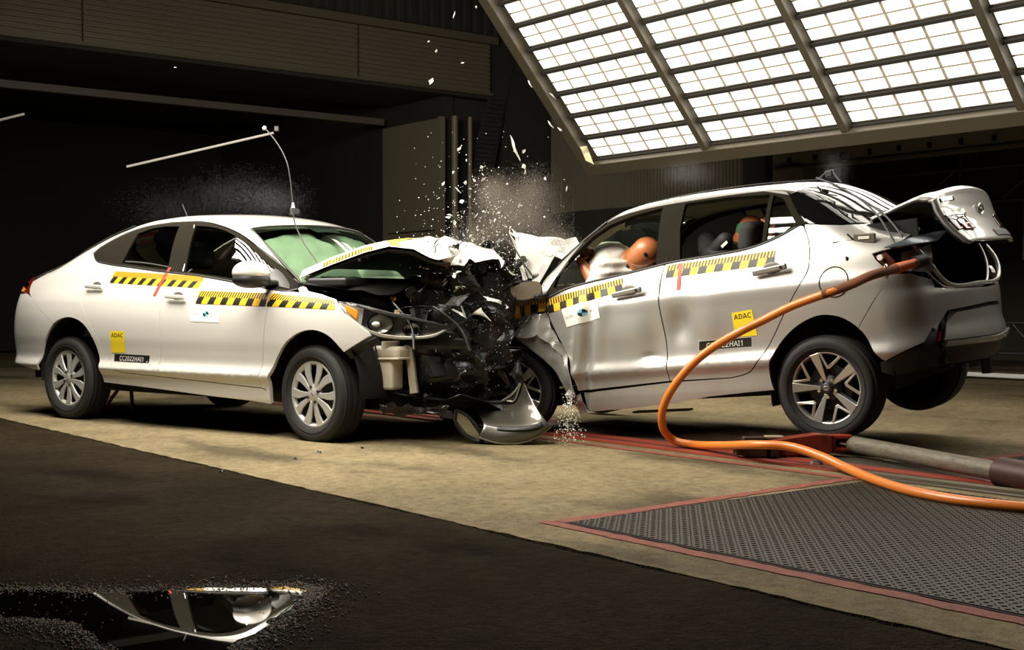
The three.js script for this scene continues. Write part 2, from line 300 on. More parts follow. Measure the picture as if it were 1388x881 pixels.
// one lamp cell: a shallow pillow with a stepped lens
const cellGeo = (() => {
  const w = 0.238, h = 0.100, nx = 10, ny = 14, f = (u, v) => { const ex = 1 - Math.abs(2 * u - 1) ** 6, ey = 1 - Math.abs(2 * v - 1) ** 6; return V((u - 0.5) * w, (v - 0.5) * h, 0.018 * ex * ey + 0.0025 * (Math.floor(v * ny) % 2)); };
  const pos = [], idx = []; for (let i = 0; i <= nx; i++) for (let j = 0; j <= ny; j++) { const p = f(i / nx, j / ny); pos.push(p.x, p.y, p.z); }
  for (let i = 0; i < nx; i++) for (let j = 0; j < ny; j++) { const a = i * (ny + 1) + j, b = a + ny + 1; idx.push(a, b, a + 1, b, b + 1, a + 1); }
  return meshOf(pos, idx);
})();
// local axes of a bank: x along, y up its face, z out of the lit face
function lampBank(label, origin, quaternion, bays, rows, intensity, cells, stripsPerBay) {
  const g = thing('flood_lamp_bank', label, 'light bank'); g.position.copy(origin); g.quaternion.copy(quaternion);
  const BW = 1.66, RH = 0.283, W = bays * BW, H = rows * RH, F = 0.14;
  part('housing', box(W + 2 * F, H + 2 * F, 0.05, W / 2, H / 2, -0.10), frameMat, g);
  part('bottom_frame', rbox(W + 2 * F, F, 0.26, 0.01, W / 2, -F / 2, -0.03), frameMat, g);
  part('top_frame', rbox(W + 2 * F, F, 0.26, 0.01, W / 2, H + F / 2, -0.03), frameMat, g);
  for (const x of [-F / 2, W + F / 2]) part('side_frame', rbox(F, H, 0.26, 0.01, x, H / 2, -0.03), frameMat, g);
  for (let b = 1; b < bays; b++) part('mullion', rbox(0.075, H, 0.14, 0.008, b * BW, H / 2, 0.02), frameMat, g);
  for (let r = 0; r <= rows; r++) part('slot', box(W, 0.03, 0.05, W / 2, r * RH, 0.0), slotMat, g);
  const rest = [];
  for (let b = 0; b < bays; b++) for (let r = 0; r < rows; r++) {
    part('reflector_tray', box(BW - 0.12, RH - 0.04, 0.02, (b + 0.5) * BW, (r + 0.5) * RH, -0.03), reflectorMat, g);
    for (let c = 0; c < 6; c++) for (let k = 0; k < 2; k++) {
      const x = b * BW + 0.165 + c * 0.2665, y = r * RH + 0.084 + k * 0.115;
      if (cells > 0 && c >= 0) { cells--; const m = part('lamp_cell', cellGeo, lampGlow, g); m.position.set(x, y, -0.012); }
      else rest.push(cellGeo.clone().translate(x, y, -0.012));
    }
  }
  if (rest.length) part('lamp_cell', merged(rest), lampGlow, g).userData.kind = 'stuff';
  for (let b = 0; b < bays; b += stripsPerBay) for (let r = 0; r < rows; r++) {
    const n = Math.min(stripsPerBay, bays - b), L = new THREE.RectAreaLight(LIGHT.colour, intensity, n * BW - 0.16, RH - 0.12);
    const p = V((b + n / 2) * BW, (r + 0.5) * RH, 0.03).applyQuaternion(quaternion).add(origin);
    L.position.copy(p); scene.add(L); L.name = 'flood_lamp_light';
    L.quaternion.copy(quaternion).multiply(new THREE.Quaternion().setFromAxisAngle(V(0, 1, 0), Math.PI));
  }
  return g;
}
{
  const along = V(1, 0, 0).transformDirection(trackMatrix), side = V(0, 0, 1).transformDirection(trackMatrix);
  const q = (tilt, far) => { // the face leans over the track
    const y = side.clone().multiplyScalar((far ? 1 : -1) * Math.cos(tilt)).addScaledVector(V(0, 1, 0), Math.sin(tilt)), x = along.clone().multiplyScalar(far ? 1 : -1), z = x.clone().cross(y);
    return new THREE.Quaternion().setFromRotationMatrix(new THREE.Matrix4().makeBasis(x, y, z));
  };
  lampBank('large tilted bank of glowing flood lamps above the right-hand car', V(0.90, 2.40, -13.93), q(0.848, true), 5, 11, LIGHT.far, 300, 1);
  lampBank('matching tilted bank of flood lamps on the near side of the track', onTrack(2.1, 2.8, 3.2), q(0.848, false), 3, 8, LIGHT.near, 0, 3);
}

// ------------------------------------------------------------------ car body surface and panels
const smin = (a, b, k) => { const h = Math.max(k - Math.abs(a - b), 0) / k; return Math.min(a, b) - h * h * k * 0.25; };
function bodySurface(c) {
  const G = (x, y, zz) => {
    const z = Math.abs(zz), side = c.wy(y) * c.plan(x) + (c.dent && zz * c.nearSide > 0 ? c.dent(x, y) : 0) - z;
    const xx = x + c.bow(x) * z * z, t = c.prof(xx), sl = (c.prof(xx + 0.02) - c.prof(xx - 0.02)) / 0.04;
    const top = (t - c.crown * z * z - y) / Math.sqrt(1 + sl * sl);
    let m = smin(side, top, c.k);
    m = smin(m, x - (c.rear(y) + c.rearBulge * z * z), 0.14);
    return m;
  };
  const bisect = (f, lo, hi) => { for (let i = 0; i < 30; i++) { const m = (lo + hi) / 2; if (f(m) > 0) lo = m; else hi = m; } return (lo + hi) / 2; };
  const S = { G, near: c.nearSide };
  S.point = (dom, a, b, s) => dom === 'xy' ? V(a, b, s * bisect((z) => G(a, b, s * z), 0, 1.2)) : dom === 'xz' ? V(a, bisect((y) => G(a, y, b), 0.55, 1.8), b) : V(bisect((d) => G(0.4 - d, a, b), 0, 1.8) * -1 + 0.4, a, b);
  S.normal = (p) => { const e = 0.002; return V(G(p.x - e, p.y, p.z) - G(p.x + e, p.y, p.z), G(p.x, p.y - e, p.z) - G(p.x, p.y + e, p.z), G(p.x, p.y, p.z - e) - G(p.x, p.y, p.z + e)).normalize(); };
  S.yAt = (x, z) => S.point('xz', x, z, 1).y;
  return S;
}
// Catmull-Rom through points (open)
function soft(pts, n = 4) {
  const out = []; const q = (i) => pts[clamp(i, 0, pts.length - 1)];
  for (let i = 0; i < pts.length - 1; i++) for (let k = 0; k < n; k++) {
    const t = k / n, [p0, p1, p2, p3] = [q(i - 1), q(i), q(i + 1), q(i + 2)];
    out.push([0, 1].map((d) => 0.5 * (2 * p1[d] + (p2[d] - p0[d]) * t + (2 * p0[d] - 5 * p1[d] + 4 * p2[d] - p3[d]) * t * t + (3 * p1[d] - p0[d] - 3 * p2[d] + p3[d]) * t ** 3)));
  }
  out.push(pts[pts.length - 1]); return out;
}
function insetLoop(loop, g) {
  let A = 0; loop.forEach((p, i) => { const q = loop[(i + 1) % loop.length]; A += p[0] * q[1] - q[0] * p[1]; });
  const s = Math.sign(A);
  return loop.map((p, i) => {
    const a = loop[(i + loop.length - 1) % loop.length], b = loop[(i + 1) % loop.length];
    const u = [p[0] - a[0], p[1] - a[1]], v = [b[0] - p[0], b[1] - p[1]], lu = Math.hypot(...u) || 1, lv = Math.hypot(...v) || 1;
    const n = [-(u[1] / lu + v[1] / lv), u[0] / lu + v[0] / lv], ln = Math.hypot(...n) || 1;
    return [p[0] + s * g * n[0] / ln, p[1] + s * g * n[1] / ln];
  });
}
const unique = (loop) => loop.filter((p, i) => { const q = loop[(i + 1) % loop.length]; return Math.hypot(p[0] - q[0], p[1] - q[1]) > 0.002; });
// a body panel: outline in a domain of the surface, refined, laid on the surface, with turned-in edges
function panel(S, dom, outline, o = {}) {
  const { s = 1, h = 0.045, gap = 0.0022, depth = 0.014, off = 0, holes = [], warp } = o;
  const loops = [unique(insetLoop(unique(outline), gap)), ...holes.map((k) => unique(insetLoop(unique(k), -gap)))];
  const v2 = loops.map((l) => l.map((p) => new THREE.Vector2(p[0], p[1])));
  if (THREE.ShapeUtils.isClockWise(v2[0])) v2[0].reverse();
  for (let i = 1; i < v2.length; i++) if (!THREE.ShapeUtils.isClockWise(v2[i])) v2[i].reverse();
  let tris = THREE.ShapeUtils.triangulateShape(v2[0], v2.slice(1));
  const P = v2.flat().map((p) => [p.x, p.y]);
  for (let pass = 0; pass < 7; pass++) {
    const mid = new Map(), next = []; let cut = false;
    const half = (a, b) => { if (Math.hypot(P[a][0] - P[b][0], P[a][1] - P[b][1]) <= h) return -1; const key = a < b ? a * 1e5 + b : b * 1e5 + a; if (!mid.has(key)) { mid.set(key, P.length); P.push([(P[a][0] + P[b][0]) / 2, (P[a][1] + P[b][1]) / 2]); } cut = true; return mid.get(key); };
    for (const [a, b, c] of tris) {
      const ab = half(a, b), bc = half(b, c), ca = half(c, a), n = (ab >= 0) + (bc >= 0) + (ca >= 0);
      if (!n) next.push([a, b, c]);
      else if (n === 3) next.push([a, ab, ca], [ab, b, bc], [ca, bc, c], [ab, bc, ca]);
      else if (n === 1) { if (ab >= 0) next.push([a, ab, c], [ab, b, c]); else if (bc >= 0) next.push([a, b, bc], [a, bc, c]); else next.push([a, b, ca], [b, c, ca]); }
      else if (ab < 0) next.push([c, ca, bc], [a, b, bc], [a, bc, ca]);
      else if (bc < 0) next.push([a, ab, ca], [ab, b, c], [ab, c, ca]);
      else next.push([b, bc, ab], [a, ab, bc], [a, bc, c]);
    }
    tris = next; if (!cut) break;
  }
  const pos = [], nrm = [], uv = [];
  const pts = P.map(([a, b]) => { let p = S.point(dom, a, b, s), n = S.normal(p); p.addScaledVector(n, off); if (warp) { const w = warp(p, n, a, b); p = w.p ?? p; n = w.n ?? n; } return { p, n }; });
  pts.forEach(({ p, n }, i) => { pos.push(p.x, p.y, p.z); nrm.push(n.x, n.y, n.z); uv.push(P[i][0], P[i][1]); });
  let score = 0;
  for (const [a, b, c] of tris) score += pts[b].p.clone().sub(pts[a].p).cross(pts[c].p.clone().sub(pts[a].p)).dot(pts[a].n);
  const flip = score < 0, idx = []; for (const [a, b, c] of tris) idx.push(a, flip ? c : b, flip ? b : c);
  if (warp) { const g = meshOf(pos.slice(), idx.slice(), uv.slice()), n = g.attributes.normal; for (let i = 0; i < nrm.length; i++) nrm[i] = n.array[i]; pts.forEach((q, i) => q.n.set(nrm[3 * i], nrm[3 * i + 1], nrm[3 * i + 2])); }
  const once = new Map(); for (let i = 0; i < idx.length; i += 3) for (let k = 0; k < 3; k++) { const a = idx[i + k], b = idx[i + (k + 1) % 3], key = Math.min(a, b) * 1e5 + Math.max(a, b); once.has(key) ? once.set(key, null) : once.set(key, [a, b]); }
  if (depth) for (const e of once.values()) {
    if (!e) continue; const [a, b] = e, A = pts[a], B = pts[b], o2 = pos.length / 3;
    const n = B.p.clone().sub(A.p).cross(A.n).normalize();
    for (const [q, d] of [[A, 0], [B, 0], [B, depth], [A, depth]]) { pos.push(q.p.x - q.n.x * d, q.p.y - q.n.y * d, q.p.z - q.n.z * d); nrm.push(n.x, n.y, n.z); uv.push(0, 0); }
    idx.push(o2, o2 + 2, o2 + 1, o2, o2 + 3, o2 + 2);
  }
  return meshOf(pos, idx, uv, nrm);
}
// a thin printed sticker lying on the surface; corners as seen: bottom left, bottom right, top right, top left
function sticker(S, dom, [bl, br, tr, tl], o = {}) {
  const { s = 1, nu = 16, nv = 6, off = 0.0018, warp } = o, pos = [], nrm = [], uv = [], idx = [];
  for (let i = 0; i <= nu; i++) for (let j = 0; j <= nv; j++) {
    const u = i / nu, v = j / nv, a = [0, 1].map((d) => lerp(lerp(bl[d], br[d], u), lerp(tl[d], tr[d], u), v));
    let p = S.point(dom, a[0], a[1], s), n = S.normal(p); if (warp) { const w = warp(p, n, a[0], a[1]); p = w.p ?? p; n = w.n ?? n; } p.addScaledVector(n, off); pos.push(p.x, p.y, p.z); nrm.push(n.x, n.y, n.z); uv.push(u, v);
  }
  for (let i = 0; i < nu; i++) for (let j = 0; j < nv; j++) { const a = i * (nv + 1) + j, b = a + nv + 1; idx.push(a, b, a + 1, b, b + 1, a + 1); }
  const g = meshOf(pos, idx, uv); g.setAttribute('normal', new THREE.Float32BufferAttribute(nrm, 3)); return g;
}
// strip along a path on the surface (seals, mouldings)
function bead(S, dom, pts, r, o = {}) { const { s = 1, off = 0.002 } = o; return tube(pts.map(([a, b]) => { const p = S.point(dom, a, b, s); return p.addScaledVector(S.normal(p), off); }), r, pts.length * 6, 6); }

// ---- prints
const stickerMat = (tex, extra = {}) => M({ map: tex, roughness: 0.5, side: THREE.DoubleSide, ...extra });
const tapeTex = (n, slant, tail = 0) => canvasTex(1024, 128, (c, w, h) => {
  c.fillStyle = '#e8b51e'; c.fillRect(0, 0, w, h); c.fillStyle = '#17130c';
  const bw = w / n; for (let i = 0; i < n; i += 2) { const x = i * bw; c.beginPath(); c.moveTo(x - slant * 0.2 * bw, h); c.lineTo(x + bw - slant * 0.2 * bw, h); c.lineTo(x + bw + slant * 0.3 * bw, h * 0.45); c.lineTo(x + slant * 0.3 * bw, h * 0.45); c.fill(); }
  const m = n * 2.6, tw = w / m; for (let i = 0; i < m; i++) { const x = (i + 0.3) * tw; c.beginPath(); c.moveTo(x, h * 0.45); c.lineTo(x + tw * 0.5, h * 0.45); c.lineTo(x + tw * 0.5 + slant * tw, 0); c.lineTo(x + slant * tw, 0); c.fill(); }
});
const ncapTex = canvasTex(640, 352, (c, w, h) => {
  c.fillStyle = '#efece2'; c.fillRect(0, 0, w, h);
  c.fillStyle = '#3a3034'; c.font = '64px sans-serif'; c.textBaseline = 'middle'; c.textAlign = 'left';
  c.save(); c.translate(28, h * 0.52); c.scale(0.78, 1); c.fillText('GLOBAL', 0, 0); c.restore();
  c.save(); c.translate(440, h * 0.52); c.scale(0.86, 1); c.fillText('NCAP', 0, 0); c.restore(); c.font = '16px sans-serif'; c.fillText('TM', 600, h * 0.42);
  const x = 350, y = h * 0.5, r = 66; c.fillStyle = '#7cc3d2'; c.beginPath(); c.arc(x, y, r, 0, 7); c.fill(); c.fillStyle = '#10242c';
  for (const a of [-1.35, -1.35 + Math.PI]) { c.beginPath(); c.moveTo(x, y); c.arc(x, y, r, a, a + Math.PI / 2); c.fill(); }
});
const adacTex = canvasTex(256, 400, (c, w, h) => { c.fillStyle = '#f2d626'; c.fillRect(0, 0, w, h); c.fillStyle = '#17150f'; c.font = 'bold 96px sans-serif'; c.textAlign = 'center'; c.save(); c.translate(w / 2, 120); c.scale(0.86, 1.15); c.fillText('ADAC', 0, 0); c.restore(); });
const codeTex = canvasTex(640, 120, (c, w, h) => { c.fillStyle = '#d9d6cc'; c.fillRect(0, 0, w, h); c.fillStyle = '#15130f'; c.fillRect(5, 5, w - 10, h - 10); c.fillStyle = '#e9e6dc'; c.font = '88px sans-serif'; c.textAlign = 'center'; c.textBaseline = 'middle'; c.save(); c.translate(w / 2, h / 2 + 4); c.scale(0.9, 1); c.fillText('CC2022HAI1', 0, 0); c.restore(); });
const redTape = M({ color: lin(0.55, 0.05, 0.03), roughness: 0.5, side: THREE.DoubleSide });

// ---- wheels (axis along z, outer face towards +z, centre at the origin)
const treadTex = dataTex(256, (u, v, x, y) => { const g = (x * 5 + Math.abs(((y * 3) % 256) - 128)) % 64; return g < 12 ? [0, 0, 0] : [1, 1, 1]; }, false);
const treadRubber = M({ color: lin(0.02, 0.0185, 0.017), roughness: 0.8, bumpMap: (() => { const t = treadTex.clone(); t.repeat.set(26, 1); t.needsUpdate = true; return t; })(), bumpScale: 0.006 });
function tyre(R, r, w, parent) {
  const h = w / 2, side = [[r - 0.008, h - 0.028], [r + 0.006, h - 0.010], [r + 0.03, h - 0.001], [lerp(r, R, 0.5), h + 0.006], [lerp(r, R, 0.78), h + 0.001], [R - 0.018, h - 0.012], [R - 0.008, h - 0.022]];
  const rings = []; side.forEach(([a, b]) => rings.push([a, b]));
  const L = (pts, n = 72) => new THREE.LatheGeometry(pts.map(([a, b]) => new THREE.Vector2(a, b)), n).rotateX(Math.PI / 2);
  const tread = [[R - 0.008, h - 0.022], [R - 0.002, h - 0.032]];
  for (const g of [0.36, 0.12, -0.12, -0.36]) { const z = g * w; tread.push([R, z + 0.008], [R - 0.008, z + 0.005], [R - 0.008, z - 0.005], [R, z - 0.008]); }
  tread.push([R - 0.002, -h + 0.032], [R - 0.008, -h + 0.022]);
  const t = part('tyre', merged([L(rings), L(side.map(([a, b]) => [a, -b]).reverse())]), rubber, parent);
  const letter = new THREE.TorusGeometry(lerp(r, R, 0.33), 0.0022, 6, 80).translate(0, 0, h + 0.005); part('sidewall_ring', letter, rubber, parent);
  part('tread', L(tread), treadRubber, parent);
  return t;
}
const emblem = (() => { // slanted H in an oval
  const s = [new THREE.TorusGeometry(1, 0.13, 8, 32).scale(1.25, 0.85, 1)];
  s.push(box(0.2, 1.15, 0.2).applyMatrix4(new THREE.Matrix4().makeShear(0, 0, 0.35, 0, 0, 0)).translate(-0.42, 0, 0), box(0.2, 1.15, 0.2).applyMatrix4(new THREE.Matrix4().makeShear(0, 0, 0.35, 0, 0, 0)).translate(0.42, 0, 0), box(0.8, 0.2, 0.2).rotateZ(0.35));
  return merged(s);
})();
function spoke(pts, depth, bevel = 0.003) {
  const sh = new THREE.Shape(pts.map(([a, b]) => new THREE.Vector2(a, b)));
  return new THREE.ExtrudeGeometry(sh, { depth, bevelEnabled: true, bevelSize: bevel, bevelThickness: bevel, bevelSegments: 2, curveSegments: 6 });
}
function wheelBack(r, parent) {
  const L = (pts, n = 64) => new THREE.LatheGeometry(pts.map(([a, b]) => new THREE.Vector2(a, b)), n).rotateX(Math.PI / 2);
  part('barrel', L([[r - 0.02, -0.09], [r - 0.014, 0.0], [r - 0.012, 0.03], [r - 0.002, 0.065]]), steelDark, parent);
  part('brake_disc', L([[0.001, 0.012], [0.13, 0.012], [0.13, 0.0], [0.001, 0.0]], 40), M({ color: lin(0.05, 0.045, 0.04), metalness: 0.7, roughness: 0.5 }), parent);
  part('back_plate', cyl(r - 0.01, r - 0.01, 0.01, 40).rotateX(Math.PI / 2).translate(0, 0, -0.04), gapBlack, parent);
}
function coverWheel(parent, turn) { // ten-spoke silver wheel cover
  const g = sub('wheel', parent), r = 0.205; tyre(0.306, r, 0.19, g); wheelBack(r, g);
  const L = (pts, n = 64) => new THREE.LatheGeometry(pts.map(([a, b]) => new THREE.Vector2(a, b)), n).rotateX(Math.PI / 2);
  part('rim_ring', L([[0.180, 0.058], [0.186, 0.074], [0.197, 0.083], [0.207, 0.080], [0.209, 0.068]]), rimSilver, g);
  part('hub', L([[0.001, 0.088], [0.022, 0.088], [0.03, 0.083], [0.045, 0.080], [0.062, 0.070], [0.066, 0.058]]), rimSilver, g);
  for (let i = 0; i < 10; i++) {
    const f = i % 2 ? 1 : -1, p = [[0.050, -0.008], [0.09, -0.013 + f * 0.004], [0.13, -0.019 + f * 0.006], [0.186, -0.026 - f * 0.003], [0.190, 0.024 - f * 0.003], [0.14, 0.019 + f * 0.008], [0.09, 0.012 + f * 0.005], [0.050, 0.008]];
    const sg = spoke(p, 0.006, 0.004), a = sg.attributes.position; for (let k = 0; k < a.count; k++) { const x = a.getX(k), y = a.getY(k); a.setZ(k, a.getZ(k) + 0.072 - 0.20 * (x - 0.11) ** 2 * (x > 0.11 ? 1.2 : 0.2) + 0.10 * Math.abs(y) * (f > 0 ? 1 : -1) * 0.6); }
    sg.computeVertexNormals(); part('spoke', sg.rotateZ(turn + i * Math.PI / 5), rimSilver, g);
  }
  for (let i = 0; i < 4; i++) part('wheel_nut', cyl(0.009, 0.010, 0.02, 6).rotateX(Math.PI / 2).translate(0.05, 0, 0.078).rotateZ(0.4 + i * Math.PI / 2), steelDark, g);
  part('emblem', emblem.clone().scale(0.011, 0.011, 0.008).translate(0, 0, 0.089), alloy, g);
  return g;
}
function alloyWheel(parent, turn) { // five machined spokes with V-shaped branches, black pockets
  const g = sub('wheel', parent), r = 0.203; tyre(0.296, r, 0.185, g); wheelBack(r, g);
  const L = (pts, n = 64) => new THREE.LatheGeometry(pts.map(([a, b]) => new THREE.Vector2(a, b)), n).rotateX(Math.PI / 2);
  part('rim_ring', L([[0.188, 0.05], [0.192, 0.070], [0.200, 0.078], [0.206, 0.076], [0.207, 0.065]]), alloy, g);
  part('hub', L([[0.001, 0.062], [0.03, 0.062], [0.036, 0.055], [0.07, 0.040], [0.075, 0.02]]), darkPlastic, g);
  const polar = (r0, a) => [r0 * Math.cos(a), r0 * Math.sin(a)];
  for (let i = 0; i < 5; i++) {
    const t = turn + i * Math.PI * 0.4, a = 0.0;
    const bend = (sg) => { const p = sg.attributes.position; for (let k = 0; k < p.count; k++) { const d = Math.hypot(p.getX(k), p.getY(k)); p.setZ(k, p.getZ(k) + 0.044 + 0.026 * clamp((d - 0.05) / 0.1, 0, 1)); } sg.computeVertexNormals(); return sg.rotateZ(t); };
    part('spoke', bend(spoke([[0.042, -0.008], [0.198, -0.036], [0.200, 0.016], [0.042, 0.004]], 0.008)), alloy, g);
    part('spoke_back', bend(spoke([[0.04, -0.016], [0.19, -0.044], [0.19, 0.026], [0.04, 0.012]], 0.004).translate(0, 0, -0.012)), darkPlastic, g);
    part('branch', bend(spoke([polar(0.199, -0.19), polar(0.110, -0.42), polar(0.112, -0.56), polar(0.196, -0.86), polar(0.199, -0.80), polar(0.128, -0.52), polar(0.128, -0.44), polar(0.199, -0.24)], 0.006, 0.002)), alloy, g);
    part('wheel_nut', cyl(0.010, 0.011, 0.03, 6).rotateX(Math.PI / 2).translate(0.052, 0, 0.05).rotateZ(t + 0.3), chrome, g);
  }
  part('hub_cap', L([[0.001, 0.074], [0.024, 0.073], [0.03, 0.066], [0.031, 0.058]], 32), steelDark, g);
  part('emblem', emblem.clone().scale(0.013, 0.013, 0.008).translate(0, 0, 0.075), alloy, g);
  return g;
}
function seat(parent, x, z, y = 0.42, cloth = interiorDark) {
  const g = sub('seat', parent);
  part('cushion', rbox(0.50, 0.16, 0.50, 0.06, x, y, z), cloth, g);
  part('backrest', rbox(0.16, 0.62, 0.48, 0.07, 0, 0.31, 0).rotateZ(0.28).translate(x - 0.22, y + 0.04, z), cloth, g);
  part('headrest', rbox(0.11, 0.20, 0.27, 0.05, 0, 0, 0).rotateZ(0.2).translate(x - 0.42, y + 0.78, z), cloth, g);
  return g;
}
// crumpled torn sheet of metal or plastic from four corners
function crumpled(c00, c10, c11, c01, amp, freq, seed, o = {}) {
  const { nu = 14, nv = 14, thick = 0.003, bulge = 0, tear = 0 } = o, n = c10.clone().sub(c00).cross(c01.clone().sub(c00)).normalize();
  return sheet((u, v) => {
    const p = c00.clone().lerp(c10, u).lerp(c01.clone().lerp(c11, u), v), f = (k) => 1 - Math.abs(noise3(p.x * freq + seed, p.y * freq + k, p.z * freq - seed)) * 2.2;
    const e = Math.min(u, 1 - u, v, 1 - v); p.addScaledVector(n, amp * (f(0) * 0.6 + f(9) * 0.4) + bulge * Math.sin(u * 3.1416) * Math.sin(v * 3.1416));
    if (tear && e < 0.08) { const t = tear * noise3(u * 9 + seed, v * 9, 3); p.addScaledVector(c10.clone().sub(c00).normalize(), t).addScaledVector(c01.clone().sub(c00).normalize(), tear * noise3(u * 11, v * 11 + seed, 7)); }
    return p;
  }, nu, nv, thick, 1);
}

// ------------------------------------------------------------------ the left-hand car (x forward, y up, z to its right: the side that is seen)
const carA = thing('white_sedan', 'white sedan on the left with a crushed nose and its bonnet peeled up', 'car', 'two crashed cars');
carA.position.set(-2.79, 0, -10.172); carA.rotation.y = -THREE.MathUtils.degToRad(37.3);
{
  const S = bodySurface({
    nearSide: 1, k: 0.09, crown: 0.13, rearBulge: 0.16,
    wy: curve([[0.15, 0.775], [0.22, 0.822], [0.30, 0.838], [0.345, 0.848], [0.382, 0.870], [0.40, 0.873], [0.452, 0.849], [0.52, 0.851], [0.62, 0.862], [0.75, 0.861], [0.86, 0.842], [0.92, 0.82], [0.97, 0.796], [1.1, 0.735], [1.25, 0.655], [1.36, 0.585], [1.5, 0.48]]),
    plan: curve([[-1.1, 0.80], [-0.9, 0.86], [-0.6, 0.94], [-0.3, 0.985], [0.2, 1], [1.3, 1.004], [2.4, 1], [2.9, 0.985], [3.2, 0.92], [3.41, 0.8]]),
    prof: curve([[-1.05, 1.06], [-0.95, 1.09], [-0.82, 1.115], [-0.6, 1.15], [-0.45, 1.19], [-0.1, 1.325], [0.2, 1.425], [0.5, 1.48], [0.85, 1.502], [1.2, 1.497], [1.5, 1.472], [1.75, 1.425], [1.95, 1.35], [2.45, 1.06], [2.6, 1.02], [3.0, 0.99], [3.4, 0.95]]),
    bow: (x) => x > 1.2 ? 0.42 * clamp((x - 1.2) / 0.5, 0, 1) : -0.3 * clamp((0.7 - x) / 0.4, 0, 1),
    rear: curve([[0.2, -0.80], [0.36, -0.90], [0.5, -0.945], [0.62, -0.95], [0.8, -0.93], [0.95, -0.90], [1.1, -0.90], [1.3, -0.9]]),
  });
  const xf = (z) => 1.86 - 0.5 * z * z, xc = (z) => 2.50 - 0.36 * z * z, xb = (z) => 0.30 + 0.3 * z * z, xd = (z) => -0.42 + 0.1 * z * z;
  const ditch = [[2.42, 0.70], [2.345, 0.67], [2.0, 0.607], [1.71, 0.545], [1.5, 0.525], [1.2, 0.515], [0.9, 0.51], [0.6, 0.512], [0.385, 0.52], [0.0, 0.552], [-0.40, 0.605], [-0.65, 0.625], [-0.86, 0.60]];
  const ditchXY = soft(ditch, 3).map(([x, z]) => [x, S.yAt(x, z)]);
  const span = (f, z0, z1, n = 12) => Array.from({ length: n + 1 }, (_, i) => { const z = lerp(z0, z1, i / n); return [f(z), z]; });
  part('roof', panel(S, 'xz', [...span(xf, -0.545, 0.545), ...soft([[1.5, 0.525], [1.2, 0.515], [0.9, 0.51], [0.6, 0.512], [0.385, 0.52]], 2), ...span(xb, 0.52, -0.52), ...soft([[0.6, -0.512], [0.9, -0.51], [1.2, -0.515], [1.5, -0.525]], 2)], { h: 0.07 }), paint, carA);
  const wsSide = (s) => soft([[2.345, s * 0.665], [2.0, s * 0.602], [1.715, s * 0.54]], 4);
  const ws = part('windscreen', panel(S, 'xz', [...span(xc, -0.66, 0.66), ...wsSide(1), ...span(xf, 0.535, -0.535), ...wsSide(-1).reverse()], { h: 0.08, depth: 0.004, off: -0.004, gap: 0.006 }), glassGreen, carA);
  for (const s of [1, -1]) part('windscreen_seal', bead(S, 'xz', [[2.345, s * 0.668], [2.0, s * 0.606], [1.715, s * 0.543]], 0.009), blackTrim, ws);
  part('windscreen_seal', bead(S, 'xz', span(xf, -0.54, 0.54), 0.008), blackTrim, ws);
  part('sun_strip', panel(S, 'xz', [[1.78, -0.12], [1.93, -0.10], [1.93, 0.13], [1.80, 0.16]], { h: 0.1, depth: 0.004, off: -0.012 }), interiorDark, ws);
  part('rear_window', panel(S, 'xz', [...span(xb, -0.51, 0.51), ...span(xd, 0.59, -0.59)], { h: 0.08, depth: 0.004, gap: 0.004, off: -0.003 }), glassBlack, carA);
  part('boot_lid', panel(S, 'xz', [...span(xd, -0.595, 0.595), [-0.65, 0.61], [-0.84, 0.58], [-0.88, 0.3], [-0.89, 0], [-0.88, -0.3], [-0.84, -0.58], [-0.65, -0.61]], { h: 0.06 }), paint, carA);
  // outlines on the sides, [x, y]
  const dloLow = soft([[0.11, 1.225], [0.16, 1.185], [0.23, 1.16], [0.43, 1.132], [0.67, 1.11], [0.99, 1.078], [1.49, 1.035], [2.04, 0.965], [2.30, 0.932], [2.375, 0.945]], 3);
  const dloTop = soft([[2.375, 0.945], [2.17, 1.075], [1.81, 1.265], [1.60, 1.345], [1.37, 1.40], [1.2, 1.425], [0.95, 1.438], [0.61, 1.418], [0.44, 1.388], [0.30, 1.342], [0.16, 1.272], [0.11, 1.225]], 3);
  const dlo = [...dloLow, ...dloTop.slice(1, -1)];
  const rearSeam = soft([[0.23, 1.155], [0.165, 1.06], [0.17, 0.95], [0.245, 0.83], [0.35, 0.715], [0.48, 0.555], [0.61, 0.42], [0.66, 0.385], [0.73, 0.370]], 3);
  const midSeam = soft([[1.17, 1.062], [1.14, 0.98], [1.148, 0.78], [1.158, 0.53], [1.125, 0.42], [1.135, 0.356]], 2);
  const frontSeam = soft([[2.30, 0.934], [2.225, 0.86], [2.205, 0.72], [2.17, 0.5], [2.14, 0.317]], 3);
  const rearArch = soft([[0.485, 0.29], [0.455, 0.44], [0.40, 0.58], [0.31, 0.68], [0.20, 0.735], [0.08, 0.752], [-0.03, 0.735], [-0.12, 0.69], [-0.21, 0.60], [-0.27, 0.50], [-0.335, 0.35]], 3);
  const frontArch = soft([[2.215, 0.215], [2.225, 0.32], [2.24, 0.40], [2.285, 0.49], [2.38, 0.60], [2.49, 0.665], [2.60, 0.69], [2.70, 0.68], [2.79, 0.64], [2.88, 0.56]], 3);
  const lowIn = (pts) => pts.filter(([x]) => x > 0.235);
